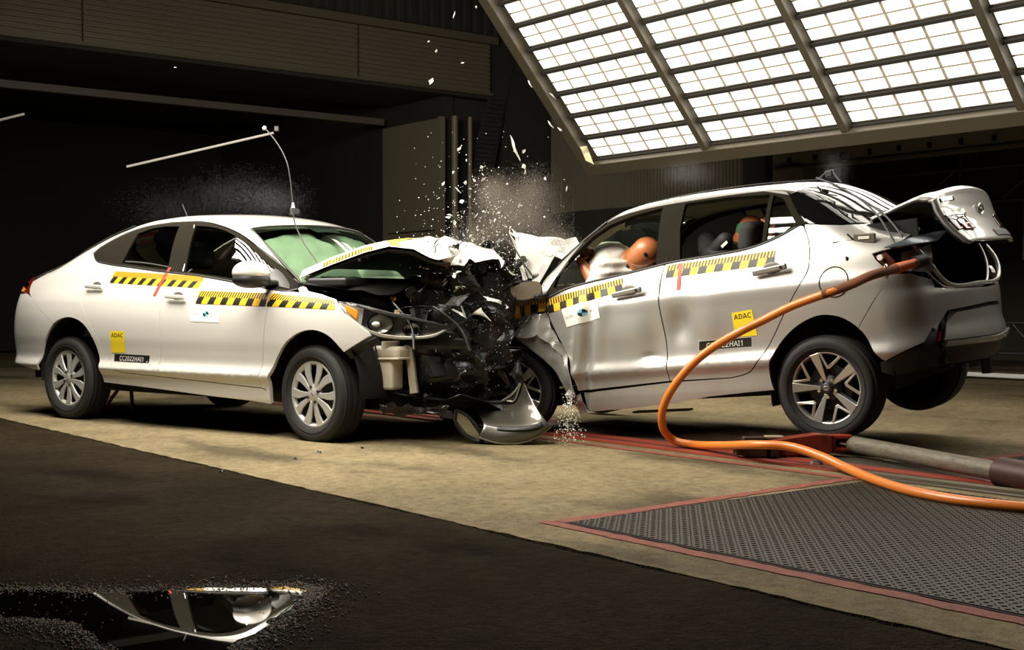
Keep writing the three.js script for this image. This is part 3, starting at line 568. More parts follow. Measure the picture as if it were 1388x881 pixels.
  for (const s of [1, -1]) {
    const q = s > 0;
    const quarterFront = dloTop.slice().reverse();   // tail of the windows -> A pillar foot
    part('body_side', panel(S, 'xy', [...dloTop, ...dloLow.filter(([x, y]) => x < 0.23 && x > 0.112), ...rearSeam, [1.135, 0.354], [2.14, 0.315], [2.18, 0.305], [2.205, 0.215], [2.02, 0.228], [1.66, 0.24], [1.13, 0.265], [0.81, 0.278], ...rearArch.filter(([x, y]) => x > -0.10 || y > 0.70), [-0.11, 0.70], ...soft([[-0.11, 0.70], [-0.30, 0.80], [-0.50, 0.905], [-0.57, 0.96], [-0.60, 1.05]], 3).slice(1), ...ditchXY.filter(([x]) => x > -0.62).reverse(), [2.49, 0.93], [2.42, 0.925]], { s, h: 0.04 }), paint, carA);
    const rd = part('rear_door', panel(S, 'xy', [...lowIn(dloLow).filter(([x]) => x < 1.16), ...midSeam, ...rearSeam.slice().reverse()], { s, h: 0.045 }), paint, carA);
    const fd = part('front_door', panel(S, 'xy', [[1.17, 1.062], ...dloLow.filter(([x, y]) => x > 1.18 && x < 2.30), ...frontSeam, ...midSeam.slice().reverse()], { s, h: 0.045 }), paint, carA);
    part('fender', panel(S, 'xy', [...frontSeam.slice().reverse(), [2.42, 0.925], [2.49, 0.932], [2.63, 0.912], [2.78, 0.88], [2.81, 0.86], [2.87, 0.80], [2.95, 0.755], [3.06, 0.685], [3.075, 0.66], ...frontArch.slice().reverse(), [2.185, 0.215], [2.185, 0.31]], { s, h: 0.04, depth: 0.025 }), paint, carA);
    const bump = soft([[-0.11, 0.70], [-0.30, 0.80], [-0.50, 0.905]], 3);
    part('bumper', panel(S, 'xy', [...bump, [-0.58, 0.93], [-0.74, 0.93], [-0.78, 0.6], [-0.76, 0.40], [-0.55, 0.375], [-0.335, 0.35], ...rearArch.filter(([x, y]) => x < -0.13 && y < 0.69).reverse()], { s, h: 0.035 }), paint, carA);
    const lamp = part('tail_lamp', panel(S, 'xy', [[-0.52, 0.915], [-0.58, 0.97], [-0.60, 1.06], [-0.70, 1.075], [-0.77, 1.05], [-0.77, 0.94], [-0.60, 0.935]], { s, h: 0.04, depth: 0.03 }), M({ color: lin(0.16, 0.012, 0.008), roughness: 0.08, clearcoat: 1 }), carA);
    if (q) { part('reflector', panel(S, 'xy', [[-0.60, 1.0], [-0.70, 1.02], [-0.70, 0.99], [-0.62, 0.97]], { s, h: 0.05, off: 0.004, depth: 0.004 }), chrome, lamp); part('indicator', panel(S, 'xy', [[-0.64, 0.965], [-0.75, 0.985], [-0.75, 0.945], [-0.66, 0.942]], { s, h: 0.05, off: 0.004, depth: 0.004 }), M({ color: lin(0.7, 0.28, 0.03), roughness: 0.15 }), lamp); }
    // windows: dark frames with the panes set in
    const paneRear = soft([[0.52, 1.148], [0.80, 1.122], [1.075, 1.093], [1.02, 1.24], [0.965, 1.40], [0.80, 1.405], [0.66, 1.395], [0.535, 1.362]], 1);
    const paneFront = [[1.275, 1.075], [1.6, 1.045], [2.0, 1.0], [2.10, 0.985], [2.10, 1.075], ...soft([[2.10, 1.075], [1.80, 1.24], [1.58, 1.325], [1.37, 1.375], [1.15, 1.398]], 3).slice(1)];
    part('window_frame', panel(S, 'xy', dlo, { s, h: 0.045, off: -0.005, gap: 0.004, depth: 0.02, holes: [paneRear, paneFront] }), frameTrim, carA);
    part('rear_side_window', panel(S, 'xy', paneRear, { s, h: 0.06, off: -0.012, gap: -0.006, depth: 0.004 }), glassSide, rd);
    part('front_side_window', panel(S, 'xy', paneFront, { s, h: 0.06, off: -0.012, gap: -0.006, depth: 0.004 }), glassSide, fd);
    for (const pts of [[[1.17, 1.075], [1.045, 1.42]], [[1.135, 1.08], [1.01, 1.425]]]) part('pillar_seam', bead(S, 'xy', pts, 0.004, { s, off: -0.004 }), gapBlack, carA);
    part('window_strip', bead(S, 'xy', [[1.255, 1.075], [1.13, 1.405]], 0.003, { s, off: -0.003 }), chrome, carA);
    part('window_seal', bead(S, 'xy', dloLow.filter(([x]) => x > 0.2), 0.008, { s, off: -0.002 }), blackTrim, carA);
    // inner skins so that nothing shows through the gaps
    part('inner_panel', panel(S, 'xy', [[0.2, 1.10], [1.2, 1.03], [2.28, 0.90], [2.16, 0.30], [0.75, 0.32], [0.5, 0.52]], { s, h: 0.12, off: -0.05, depth: 0 }), interiorDark, carA);
    // door handles
    for (const [x, y, d] of [[0.345, 0.975, rd], [1.31, 0.898, fd]]) {
      const p = S.point('xy', x, y, s), hd = part('handle', rbox(0.205, 0.030, 0.022, 0.010, 0, 0, 0).rotateZ(-0.05).translate(p.x, p.y, p.z + s * 0.030), paint, d);
      part('handle_cup', new THREE.SphereGeometry(0.055, 20, 10).scale(1.15, 0.72, 0.14).translate(p.x + 0.0, p.y - 0.004, p.z + s * 0.001), M({ color: lin(0.10, 0.09, 0.075), roughness: 0.5 }), d);
    }
    // mirror
    const mp = V(2.14, 1.03, s * 0.93), mg = sub('door_mirror', carA);
    const sh = new THREE.SphereGeometry(1, 28, 18), pa = sh.attributes.position; for (let i = 0; i < pa.count; i++) { const X = pa.getX(i), Y = pa.getY(i), Z = pa.getZ(i); pa.setXYZ(i, (X < 0 ? -1 : 1) * Math.abs(X) ** 0.85 * (X < 0 ? 0.055 : 0.115), (Y < 0 ? 0.055 : 0.082) * Y, Z * 0.135); }
    sh.computeVertexNormals(); const up = sh.clone();
    part('shell', up.translate(mp.x, mp.y + 0.012, mp.z), paint, mg);
    part('lower_shell', sh.clone().scale(1.015, 0.92, 1.0).translate(mp.x, mp.y - 0.030, mp.z), darkPlastic, mg);
    part('foot', rbox(0.09, 0.035, 0.16, 0.012, 2.17, 0.985, s * 0.83), blackTrim, mg);
    part('corner_panel', panel(S, 'xy', [[2.10, 0.985], [2.32, 0.945], [2.16, 1.055], [2.10, 1.085]], { s, h: 0.06, off: 0.0, depth: 0.01 }), blackTrim, mg);
    // wheel housings
    for (const x of [0, 2.58]) part('wheel_housing', new THREE.CylinderGeometry(x ? 0.40 : 0.42, x ? 0.40 : 0.42, 0.30, 28, 1, true, -Math.PI * 0.55, Math.PI * 1.1).rotateX(-Math.PI / 2).translate(x + (x ? 0 : 0.08), 0.34, s * 0.66), gapBlack, carA);
  }
  part('underbody', merged([box(3.2, 0.10, 1.35, 1.1, 0.27, 0), box(0.9, 0.25, 1.2, -0.30, 0.4, 0), box(0.5, 0.10, 1.0, 2.8, 0.24, 0)]), gapBlack, carA);
  part('rear_panel', panel(S, 'yz', [[0.40, -0.66], [0.92, -0.66], [0.92, 0.66], [0.40, 0.66]], { h: 0.07 }), paint, carA);
  part('rear_upper_panel', panel(S, 'yz', [[0.93, -0.64], [1.09, -0.58], [1.10, 0.58], [0.93, 0.64]], { h: 0.07 }), paint, carA);
  part('cowl', rbox(0.34, 0.06, 1.36, 0.02, 2.56, 0.985, 0), darkPlastic, carA);
  part('bulkhead', box(0.04, 0.65, 1.45, 2.34, 0.66, 0), gapBlack, carA);
  // cabin
  seat(carA, 1.35, 0.36); seat(carA, 1.35, -0.36);
  part('rear_bench', merged([rbox(0.5, 0.18, 1.25, 0.06, 0.45, 0.48, 0), rbox(0.16, 0.62, 1.25, 0.07, 0, 0, 0).rotateZ(0.4).translate(0.14, 0.80, 0)]), interiorDark, carA);
  part('dashboard', rbox(0.42, 0.26, 1.36, 0.10, 2.12, 0.85, 0), interiorDark, carA);
  part('steering_wheel', new THREE.TorusGeometry(0.185, 0.016, 10, 40).rotateY(Math.PI / 2).rotateZ(-0.4).translate(1.82, 0.90, -0.36), interiorDark, carA);
  const bagMat = M({ color: lin(0.36, 0.36, 0.31), roughness: 0.9 });
  const cushion = (x0, x1, z0, z1, seed) => panel(S, 'xz', [[x0, z0], [x1, z0 * 1.06], [x1, z1 * 1.06], [x0, z1]], { h: 0.05, off: -0.055, depth: 0.25, warp: (p, n, x, z) => { const e = Math.min((z - z0) / 0.16, (z1 - z) / 0.16, (x - x0) / 0.12, (x1 - x) / 0.10, 1), k = 0.10 * (1 - clamp(e, 0, 1)) ** 2 + 0.035 * fbm(p.x * 5 + seed, p.y * 5, p.z * 5) + 0.02 * fbm(p.x * 13, p.z * 13, seed); return { p: p.clone().addScaledVector(n, -k - 0.01) }; } });
  part('airbag', cushion(1.70, 2.28, -0.04, 0.62, 2), bagMat, carA); part('airbag', cushion(1.72, 2.28, -0.60, 0.0, 7), bagMat, carA);
  // wheels
  for (const [x, y, s, t, st] of [[0, 0.302, 1, 0.32, 0], [2.58, 0.292, 1, 0.0, 0.06], [0, 0.302, -1, 0.2, 0], [2.50, 0.30, -1, 0.1, 0.2]]) { const w = coverWheel(carA, t); w.position.set(x, y, s * 0.725); w.rotation.y = (s < 0 ? Math.PI : 0) - st; }
  // prints on the doors and fender
  const by = (n) => carA.children.filter((c) => c.name === n)[0];
  part('measuring_tape', sticker(S, 'xy', [[0.48, 1.0], [1.49, 0.955], [1.51, 1.035], [0.49, 1.085]], { nu: 40 }), stickerMat(tapeTex(18, 1)), by('rear_door'));
  part('measuring_tape', sticker(S, 'xy', [[1.51, 0.852], [2.20, 0.835], [2.19, 0.918], [1.515, 0.938]], { nu: 40 }), stickerMat(tapeTex(11, 0.6)), by('front_door'));
  part('measuring_tape', sticker(S, 'xy', [[2.205, 0.835], [2.81, 0.815], [2.775, 0.876], [2.21, 0.917]], { nu: 40 }), stickerMat(tapeTex(10, 1)), by('fender'));
  part('logo_sticker', sticker(S, 'xy', [[1.475, 0.735], [1.77, 0.728], [1.755, 0.832], [1.46, 0.842]]), stickerMat(ncapTex), by('front_door'));
  part('club_sticker', sticker(S, 'xy', [[0.595, 0.505], [0.755, 0.508], [0.76, 0.66], [0.60, 0.66]]), stickerMat(adacTex), by('rear_door'));
  part('code_sticker', sticker(S, 'xy', [[0.62, 0.442], [1.02, 0.438], [1.03, 0.498], [0.625, 0.502]]), stickerMat(codeTex), by('rear_door'));
  part('red_strip', sticker(S, 'xy', [[1.035, 0.905], [1.065, 0.905], [1.09, 1.0], [1.055, 1.0]], { off: 0.003 }), redTape, by('rear_door'));
  part('red_strip', sticker(S, 'xy', [[1.055, 1.0], [1.09, 1.0], [1.12, 1.10], [1.09, 1.10]], { off: 0.003 }), redTape, by('rear_door'));
  // sensor cable along the rear pillar, aerial
  part('roof_cable', bead(S, 'xy', soft([[-0.58, 1.03], [-0.40, 1.12], [-0.18, 1.21], [0.02, 1.29], [0.2, 1.365], [0.36, 1.42]], 2), 0.007, { off: 0.007 }), blackTrim, carA);
  part('aerial', rod(V(0.72, 1.49, 0.28), V(0.66, 1.585, 0.28), 0.004), blackTrim, carA);
}

// ------------------------------------------------------------------ the right-hand car (x forward, z to its right; its left side is seen)
const carB = thing('silver_sedan', 'silver sedan on the right, rear wheels off the ground and boot lid sprung', 'car', 'two crashed cars');
{
  const yaw = THREE.MathUtils.degToRad(217), pitch = THREE.MathUtils.degToRad(5), roll = THREE.MathUtils.degToRad(3);
  const F = V(Math.cos(yaw), 0, Math.sin(yaw)), U = V(0, 1, 0), R = V(-Math.sin(yaw), 0, Math.cos(yaw));
  const F2 = F.clone().multiplyScalar(Math.cos(pitch)).addScaledVector(U, -Math.sin(pitch)), U2 = U.clone().multiplyScalar(Math.cos(pitch)).addScaledVector(F, Math.sin(pitch));
  const R3 = R.clone().multiplyScalar(Math.cos(roll)).addScaledVector(U2, Math.sin(roll)), U3 = U2.clone().multiplyScalar(Math.cos(roll)).addScaledVector(R, -Math.sin(roll));
  carB.quaternion.setFromRotationMatrix(new THREE.Matrix4().makeBasis(F2, U3, R3)); carB.position.set(2.2655, 0.1313, -7.8701); carB.updateMatrixWorld(true);
  // dents in the struck side
  const lineDist = (x, y, a, b) => { const vx = b[0] - a[0], vy = b[1] - a[1], l = Math.hypot(vx, vy), t = clamp(((x - a[0]) * vx + (y - a[1]) * vy) / (l * l), 0, 1); return [((x - a[0]) * vy - (y - a[1]) * vx) / l, t]; };
  const dent = (x, y) => {
    let d = 0; const low = clamp((1.0 - y) / 0.12, 0, 1);
    const [s1, t1] = lineDist(x, y, [1.49, 0.84], [1.60, 0.42]);
    d += low * (-0.048 * Math.exp(-((s1 / 0.035) ** 2)) * (0.5 + 0.5 * t1) + 0.022 * Math.exp(-(((s1 + 0.075) / 0.05) ** 2)) + 0.018 * Math.exp(-(((s1 - 0.08) / 0.05) ** 2)));
    d += low * 0.022 * bump(x, 1.22, 0.16) * bump(y, 0.68, 0.16);
    d -= low * 0.020 * bump(x, 1.05, 0.07) * bump(y, 0.62, 0.14);
    d -= 0.012 * bump(x, 1.10, 0.05) * bump(y, 0.545, 0.02);
    d -= low * 0.042 * bump(x, 0.87, 0.085) * bump(y, 0.71, 0.10);
    d += low * 0.016 * bump(x, 0.68, 0.10) * bump(y, 0.70, 0.16);
    d -= low * 0.030 * clamp((x - 1.45) / 0.4, 0, 1) ** 2;
    return d;
  };
  const S = bodySurface({
    nearSide: -1, k: 0.085, crown: 0.12, rearBulge: 0.30, dent,
    wy: curve([[0.15, 0.755], [0.22, 0.795], [0.30, 0.815], [0.36, 0.820], [0.41, 0.828], [0.455, 0.850], [0.472, 0.852], [0.535, 0.828], [0.60, 0.826], [0.70, 0.836], [0.80, 0.842], [0.875, 0.846], [0.93, 0.828], [1.0, 0.808], [1.06, 0.785], [1.18, 0.728], [1.3, 0.66], [1.41, 0.59], [1.55, 0.49]]),
    plan: curve([[-0.85, 0.80], [-0.7, 0.875], [-0.5, 0.945], [-0.25, 0.985], [0.2, 1], [1.3, 1.003], [2.4, 1], [2.9, 0.985]]),
    prof: curve([[-0.9, 1.09], [-0.7, 1.13], [-0.5, 1.16], [-0.38, 1.20], [-0.2, 1.305], [0.0, 1.425], [0.15, 1.487], [0.35, 1.517], [0.9, 1.535], [1.25, 1.522], [1.5, 1.482], [1.65, 1.42], [2.2, 1.07], [2.4, 1.0], [2.8, 0.97]]),
    bow: (x) => x > 1.1 ? 0.30 * clamp((x - 1.1) / 0.4, 0, 1) : -0.22 * clamp((0.5 - x) / 0.3, 0, 1),
    rear: curve([[0.2, -0.60], [0.34, -0.655], [0.42, -0.69], [0.49, -0.72], [0.6, -0.70], [0.75, -0.70], [0.82, -0.685], [0.95, -0.70], [1.2, -0.7]]),
  });
  const span = (f, z0, z1, n = 12) => Array.from({ length: n + 1 }, (_, i) => { const z = lerp(z0, z1, i / n); return [f(z), z]; });
  const xf = (z) => 1.60 - 0.36 * z * z, xc = (z) => 2.22 - 0.28 * z * z, xb = (z) => 0.10 + 0.22 * z * z, xd = (z) => -0.37 + 0.1 * z * z;
  const ditch = [[2.05, 0.72], [1.98, 0.685], [1.7, 0.625], [1.48, 0.56], [1.2, 0.545], [0.8, 0.54], [0.4, 0.54], [0.17, 0.545], [-0.1, 0.575], [-0.37, 0.615], [-0.6, 0.62]];
  const ditchXY = soft(ditch, 3).map(([x, z]) => [x, S.yAt(x, z)]);
  const roofSide = (s) => soft([[1.48, s * 0.56], [1.2, s * 0.545], [0.8, s * 0.54], [0.4, s * 0.54], [0.17, s * 0.545]], 3);
  part('roof', panel(S, 'xz', [...span(xf, -0.56, 0.56), ...roofSide(1), ...span(xb, 0.545, -0.545), ...roofSide(-1).reverse()], { h: 0.07 }), paintSilver, carB);
  const wsSide = (s) => soft([[1.98, s * 0.68], [1.7, s * 0.62], [1.485, s * 0.555]], 4);
  const ws = part('windscreen', panel(S, 'xz', [...span(xc, -0.68, 0.68), ...wsSide(1), ...span(xf, 0.55, -0.55), ...wsSide(-1).reverse()], { h: 0.08, depth: 0.004, off: -0.004, gap: 0.006 }), glassGreen, carB);
  for (const s of [1, -1]) part('windscreen_seal', bead(S, 'xz', [[1.98, s * 0.685], [1.7, s * 0.625], [1.48, s * 0.56]], 0.009), blackTrim, ws);
  part('rear_window', panel(S, 'xz', [...span(xb, -0.54, 0.54), [-0.1, 0.57], ...span(xd, 0.605, -0.605), [-0.1, -0.57]], { h: 0.06, depth: 0.004, gap: 0.003, off: 0.0 }), glassBlack, carB);
  const dloLow = soft([[0.06, 1.225], [0.12, 1.212], [0.25, 1.16], [0.45, 1.118], [0.86, 1.10], [0.97, 1.092], [1.05, 1.082], [1.22, 1.062], [1.62, 1.02], [1.80, 0.972], [1.87, 0.95]], 3);
  const dloTop = soft([[1.87, 0.95], [1.895, 1.10], [1.82, 1.235], [1.58, 1.39], [1.44, 1.445], [1.31, 1.468], [1.0, 1.486], [0.6, 1.480], [0.30, 1.452], [0.205, 1.415], [0.13, 1.31], [0.06, 1.225]], 3);
  const dlo = [...dloLow, ...dloTop.slice(1, -1)];
  const rearSeam = soft([[0.075, 1.215], [0.03, 1.12], [0.02, 0.98], [0.075, 0.88], [0.15, 0.78], [0.30, 0.56], [0.39, 0.45], [0.46, 0.40], [0.57, 0.38]], 3);
  const midSeam = soft([[0.965, 1.085], [0.985, 0.95], [0.988, 0.80], [0.98, 0.66], [0.978, 0.54], [0.98, 0.382]], 2);
  const frontEdge = soft([[1.83, 0.955], [1.835, 0.88], [1.79, 0.75], [1.72, 0.60], [1.67, 0.46], [1.662, 0.352]], 3);
  const arch = soft([[0.305, 0.295], [0.318, 0.37], [0.305, 0.45], [0.24, 0.555], [0.14, 0.64], [0.03, 0.69], [-0.06, 0.70], [-0.16, 0.67], [-0.25, 0.59], [-0.31, 0.48], [-0.36, 0.42]], 3);
  const cPillar = [[0.20, 1.412], [0.165, 1.438], [0.10, 1.425], [-0.07, 1.338], [-0.33, 1.185], [-0.15, 1.195], [0.06, 1.222], [0.13, 1.31]];
  let nearQuarter, nearFront, nearRear;
  for (const s of [-1, 1]) {
    const near = s < 0, hh = near ? 0.032 : 0.06;
    const roofEdge = ditchXY.filter(([x]) => x > 0.12 && x < 2.0);
    // rail over the doors down to the windscreen pillar
    part('roof_rail', panel(S, 'xy', [...roofEdge.slice().reverse(), ...[[1.99, 1.06], [1.92, 0.97]], ...dloTop.filter(([x, y]) => x > 0.19), [0.165, 1.438], [0.115, 1.445]], { s, h: 0.035 }), paintSilver, carB);
    part('pillar_panel', panel(S, 'xy', cPillar, { s, h: 0.05, off: 0.001 }), glassBlack, carB);
    const q = part('quarter_panel', panel(S, 'xy', [[0.07, 1.222], ...rearSeam.slice(1), [0.98, 0.376], [1.64, 0.338], [1.65, 0.215], [1.31, 0.222], [0.94, 0.25], [0.73, 0.275], [0.45, 0.29], ...arch.filter(([x, y]) => x > -0.225), [-0.23, 0.612], ...soft([[-0.23, 0.612], [-0.34, 0.76], [-0.44, 0.885], [-0.40, 0.935], [-0.34, 1.01], [-0.43, 1.025], [-0.50, 1.085], [-0.50, 1.13]], 2).slice(1), [-0.37, 1.185], [-0.33, 1.182], [-0.15, 1.192]], { s, h: hh }), paintSilver, carB);
    const rd = part('rear_door', panel(S, 'xy', [...dloLow.filter(([x]) => x > 0.09 && x < 0.965), ...midSeam, ...rearSeam.slice().reverse()], { s, h: hh, gap: 0.004 }), paintSilver, carB);
    const fd = part('front_door', panel(S, 'xy', [[0.965, 1.085], ...dloLow.filter(([x]) => x > 0.975 && x < 1.83), ...frontEdge, ...midSeam.slice().reverse()], { s, h: hh, gap: 0.004 }), paintSilver, carB);
    if (near) { nearQuarter = q; nearFront = fd; nearRear = rd; }
    // window frames and glass
    const paneR = [[0.33, 1.15], [0.45, 1.132], [0.86, 1.115], [0.895, 1.30], [0.90, 1.455], [0.6, 1.452], [0.33, 1.432]];
    const paneQ = [[0.30, 1.162], [0.30, 1.425], [0.235, 1.395], [0.13, 1.24], [0.20, 1.195]];
    const paneF = [[1.03, 1.098], [1.22, 1.078], [1.6, 1.035], [1.72, 1.005], [1.78, 1.03], [1.76, 1.14], [1.56, 1.325], [1.44, 1.385], [1.28, 1.425], [1.065, 1.45]];
    part('window_frame', panel(S, 'xy', dlo, { s, h: 0.045, off: -0.004, gap: 0.003, depth: 0.025, holes: [paneR, paneQ, paneF] }), frameTrim, carB);
    if (!near) part('rear_side_window', panel(S, 'xy', paneR, { s, h: 0.08, off: -0.012, gap: -0.006, depth: 0.004 }), glassClear, rd);
    part('quarter_window', panel(S, 'xy', paneQ, { s, h: 0.08, off: -0.012, gap: -0.006, depth: 0.004 }), glassClear, rd);
    if (!near) part('front_side_window', panel(S, 'xy', paneF, { s, h: 0.08, off: -0.012, gap: -0.006, depth: 0.004 }), glassClear, fd);
    part('pillar_seam', bead(S, 'xy', [[0.958, 1.09], [0.985, 1.48]], 0.006, { s, off: -0.003 }), gapBlack, carB);
    part('pillar_seam', bead(S, 'xy', [[0.915, 1.10], [0.945, 1.478]], 0.004, { s, off: -0.003 }), gapBlack, carB);
    part('window_seal', bead(S, 'xy', dloLow.filter(([x]) => x > 0.1), 0.009, { s, off: -0.002 }), blackTrim, carB);
    part('inner_panel', panel(S, 'xy', [[0.1, 1.16], [0.3, 1.11], [1.0, 1.05], [1.75, 0.95], [1.6, 0.30], [0.55, 0.33], [0.3, 0.62]], { s, h: 0.12, off: -0.06, depth: 0 }), interiorDark, carB);
    for (const [x, y, d] of [[0.245, 0.985, rd], [1.20, 0.945, fd]]) {
      const p = S.point('xy', x, y, s);
      part('handle', rbox(0.215, 0.036, 0.024, 0.011).rotateZ(-0.10).translate(p.x, p.y, p.z + s * 0.034), M({ color: lin(0.30, 0.285, 0.25), metalness: 0.4, roughness: 0.35, clearcoat: 0.6 }), d);
      part('handle_cup', new THREE.SphereGeometry(0.055, 20, 10).scale(1.1, 0.8, 0.16).translate(p.x, p.y, p.z), M({ color: lin(0.13, 0.12, 0.10), metalness: 0.3, roughness: 0.45 }), d);
      part('handle_lock', cyl(0.009, 0.009, 0.004, 16).rotateX(Math.PI / 2).translate(p.x - 0.075, p.y + 0.007, p.z + s * 0.0475), gapBlack, d);
    }
    // bumper side: painted cover and black lower edge
    part('bumper', panel(S, 'xy', [...soft([[-0.23, 0.612], [-0.34, 0.76], [-0.44, 0.888]], 2), [-0.52, 0.885], [-0.585, 0.84], [-0.60, 0.74], [-0.59, 0.60], [-0.555, 0.505], [-0.362, 0.422], ...arch.filter(([x]) => x < -0.24 && x > -0.35).reverse()], { s, h: hh, depth: 0.02 }), paintSilver, carB);
    part('bumper_valance', panel(S, 'xy', [[-0.362, 0.418], [-0.55, 0.50], [-0.585, 0.60], [-0.60, 0.60], [-0.60, 0.36], [-0.40, 0.335], [-0.33, 0.36], [-0.33, 0.41]], { s, h: 0.05, off: -0.006 }), darkPlastic, carB);
    part('wheel_housing', new THREE.CylinderGeometry(0.37, 0.37, 0.30, 28, 1, true, -Math.PI * 0.55, Math.PI * 1.1).rotateX(-Math.PI / 2).translate(-0.03, 0.32, s * 0.64), gapBlack, carB);
  }
  // rear face
  part('bumper_rear', panel(S, 'yz', [[0.80, -0.64], [0.775, -0.40], [0.765, 0], [0.775, 0.40], [0.80, 0.64], [0.60, 0.66], [0.56, 0.62], [0.66, 0.50], [0.675, 0.0], [0.66, -0.50], [0.56, -0.62], [0.60, -0.66]], { h: 0.04, depth: 0.02 }), paintSilver, carB);
  part('plate_recess', panel(S, 'yz', [[0.655, -0.46], [0.672, -0.2], [0.675, 0], [0.672, 0.2], [0.655, 0.46], [0.60, 0.50], [0.60, -0.50]], { h: 0.06, off: -0.02, depth: 0.01 }), darkPlastic, carB);
  part('bumper_insert', panel(S, 'yz', [[0.59, -0.52], [0.645, -0.42], [0.655, 0], [0.645, 0.42], [0.59, 0.52], [0.50, 0.58], [0.485, 0], [0.50, -0.58]], { h: 0.045, off: -0.004 }), paintSilver, carB);
  part('bumper_lip', panel(S, 'yz', [[0.497, -0.57], [0.482, 0], [0.497, 0.57], [0.468, 0.585], [0.452, 0], [0.468, -0.585]], { h: 0.04, off: 0.012, depth: 0.03 }), paintSilver, carB);
  part('bumper_valance', panel(S, 'yz', [[0.468, -0.585], [0.452, 0], [0.468, 0.585], [0.36, 0.56], [0.345, 0], [0.36, -0.56]], { h: 0.05, off: -0.01 }), darkPlastic, carB);
  part('reflector', panel(S, 'yz', [[0.50, -0.635], [0.56, -0.60], [0.545, -0.59], [0.50, -0.615]], { h: 0.05, off: 0.004 }), M({ color: lin(0.25, 0.015, 0.01), roughness: 0.1 }), carB);
  // boot opening
  part('boot_sill', tube([V(-0.46, 1.10, -0.56), V(-0.52, 0.93, -0.55), V(-0.575, 0.80, -0.42), V(-0.60, 0.775, 0), V(-0.575, 0.80, 0.42), V(-0.54, 0.93, 0.55), V(-0.47, 1.10, 0.57)], 0.009, 60), paintSilver, carB);
  part('boot_sill_edge', tube([V(-0.44, 1.12, -0.60), V(-0.57, 0.95, -0.60), V(-0.625, 0.82, -0.5), V(-0.65, 0.79, 0), V(-0.625, 0.82, 0.5), V(-0.585, 0.93, 0.60), V(-0.45, 1.12, 0.61)], 0.013, 60), paintSilver, carB);
  part('boot_liner', merged([box(0.75, 0.02, 1.1, -0.2, 0.70, 0), box(0.02, 0.5, 1.1, 0.15, 0.95, 0), box(0.72, 0.5, 0.02, -0.18, 0.93, -0.60), box(0.72, 0.5, 0.02, -0.18, 0.93, 0.60), box(0.5, 0.02, 1.1, -0.1, 1.17, 0)]), gapBlack, carB);
  const lampSeat = sub('lamp_seat', carB);   // hole left by the rear lamp
  part('plate', crumpled(V(-0.47, 0.90, -0.70), V(-0.60, 0.88, -0.60), V(-0.585, 1.03, -0.56), V(-0.46, 1.00, -0.68), 0.02, 9, 3, { thick: 0.003 }), M({ color: lin(0.20, 0.19, 0.17), metalness: 0.3, roughness: 0.45 }), lampSeat);
  part('bracket', panel(S, 'xy', [[-0.345, 1.0], [-0.41, 1.02], [-0.46, 0.96], [-0.43, 0.905]], { s: -1, h: 0.04, off: -0.012, depth: 0.02 }), M({ color: lin(0.10, 0.03, 0.02), roughness: 0.25, clearcoat: 1 }), lampSeat);
  { const p = S.point('xy', -0.385, 0.985, -1); part('bolt', cyl(0.016, 0.016, 0.02, 16).rotateX(Math.PI / 2).translate(p.x, p.y, p.z - 0.004), white, lampSeat); }
  part('corner_panel', panel(S, 'xy', [[-0.40, 1.035], [-0.55, 1.09], [-0.62, 1.105], [-0.61, 1.045], [-0.48, 1.03]], { s: -1, h: 0.04, off: 0.004, depth: 0.02 }), M({ color: lin(0.16, 0.19, 0.22), metalness: 0.5, roughness: 0.35, clearcoat: 1 }), carB);
  // sprung boot lid
  {
    const lid = sub('boot_lid', carB), rows = [[-0.30, 1.235], [-0.40, 1.262], [-0.50, 1.30], [-0.58, 1.338], [-0.635, 1.358], [-0.668, 1.345], [-0.672, 1.30], [-0.685, 1.23], [-0.71, 1.16], [-0.745, 1.10], [-0.785, 1.045], [-0.79, 1.03]];
    const prof = (u) => { const k = u * (rows.length - 1), i = Math.min(rows.length - 2, Math.floor(k)), t = k - i; return [lerp(rows[i][0], rows[i + 1][0], t), lerp(rows[i][1], rows[i + 1][1], t)]; };
    const f = (u, v) => { const q = v * 2 - 1, half = lerp(0.52, 0.40, clamp((u - 0.62) / 0.38, 0, 1) ** 1.3), z = q * half, [x, y] = prof(u), tip = bump(u, 0.40, 0.14); return V(x + 0.20 * z * z, y - 0.058 * z * z / 0.25 * tip - 0.06 * Math.max(0, Math.abs(q) - 0.75) ** 2 * 4, z); };
    const g = sheet((u, v) => f(u, v), 44, 30, 0.022); part('outer_panel', g, paintSilver, lid);
    part('lining', sheet((u, v) => f(0.04 + u * 0.92, 0.04 + v * 0.92).add(V(0.035, -0.02, 0)), 20, 12, 0.01), gapBlack, lid);
    const on = (u, v, d = 0.004) => { const p = f(u, v), a = f(u + 0.01, v).sub(p), b = f(u, v + 0.01).sub(p), n = b.cross(a).normalize(); if (n.x > 0) n.negate(); return p.addScaledVector(n, d); };
    const patch = (us, vs, d) => sheet((a, b) => on(lerp(us[0], us[1], a), lerp(vs[0], vs[1], b), d), 8, 8, 0.006);
    part('lamp', patch([0.70, 0.82], [0.03, 0.24], 0.006), M({ color: lin(0.10, 0.04, 0.035), roughness: 0.06, clearcoat: 1 }), lid);
    part('lamp_lens', patch([0.775, 0.83], [0.10, 0.235], 0.011), M({ color: lin(0.35, 0.02, 0.012), roughness: 0.06, clearcoat: 1 }), lid);
    part('lamp_bezel', patch([0.685, 0.70], [0.02, 0.26], 0.008), chrome, lid);
    part('lamp', patch([0.70, 0.82], [0.76, 0.97], 0.006), M({ color: lin(0.10, 0.04, 0.035), roughness: 0.06, clearcoat: 1 }), lid);
    part('garnish', patch([0.84, 0.90], [0.52, 0.92], 0.005), darkPlastic, lid);
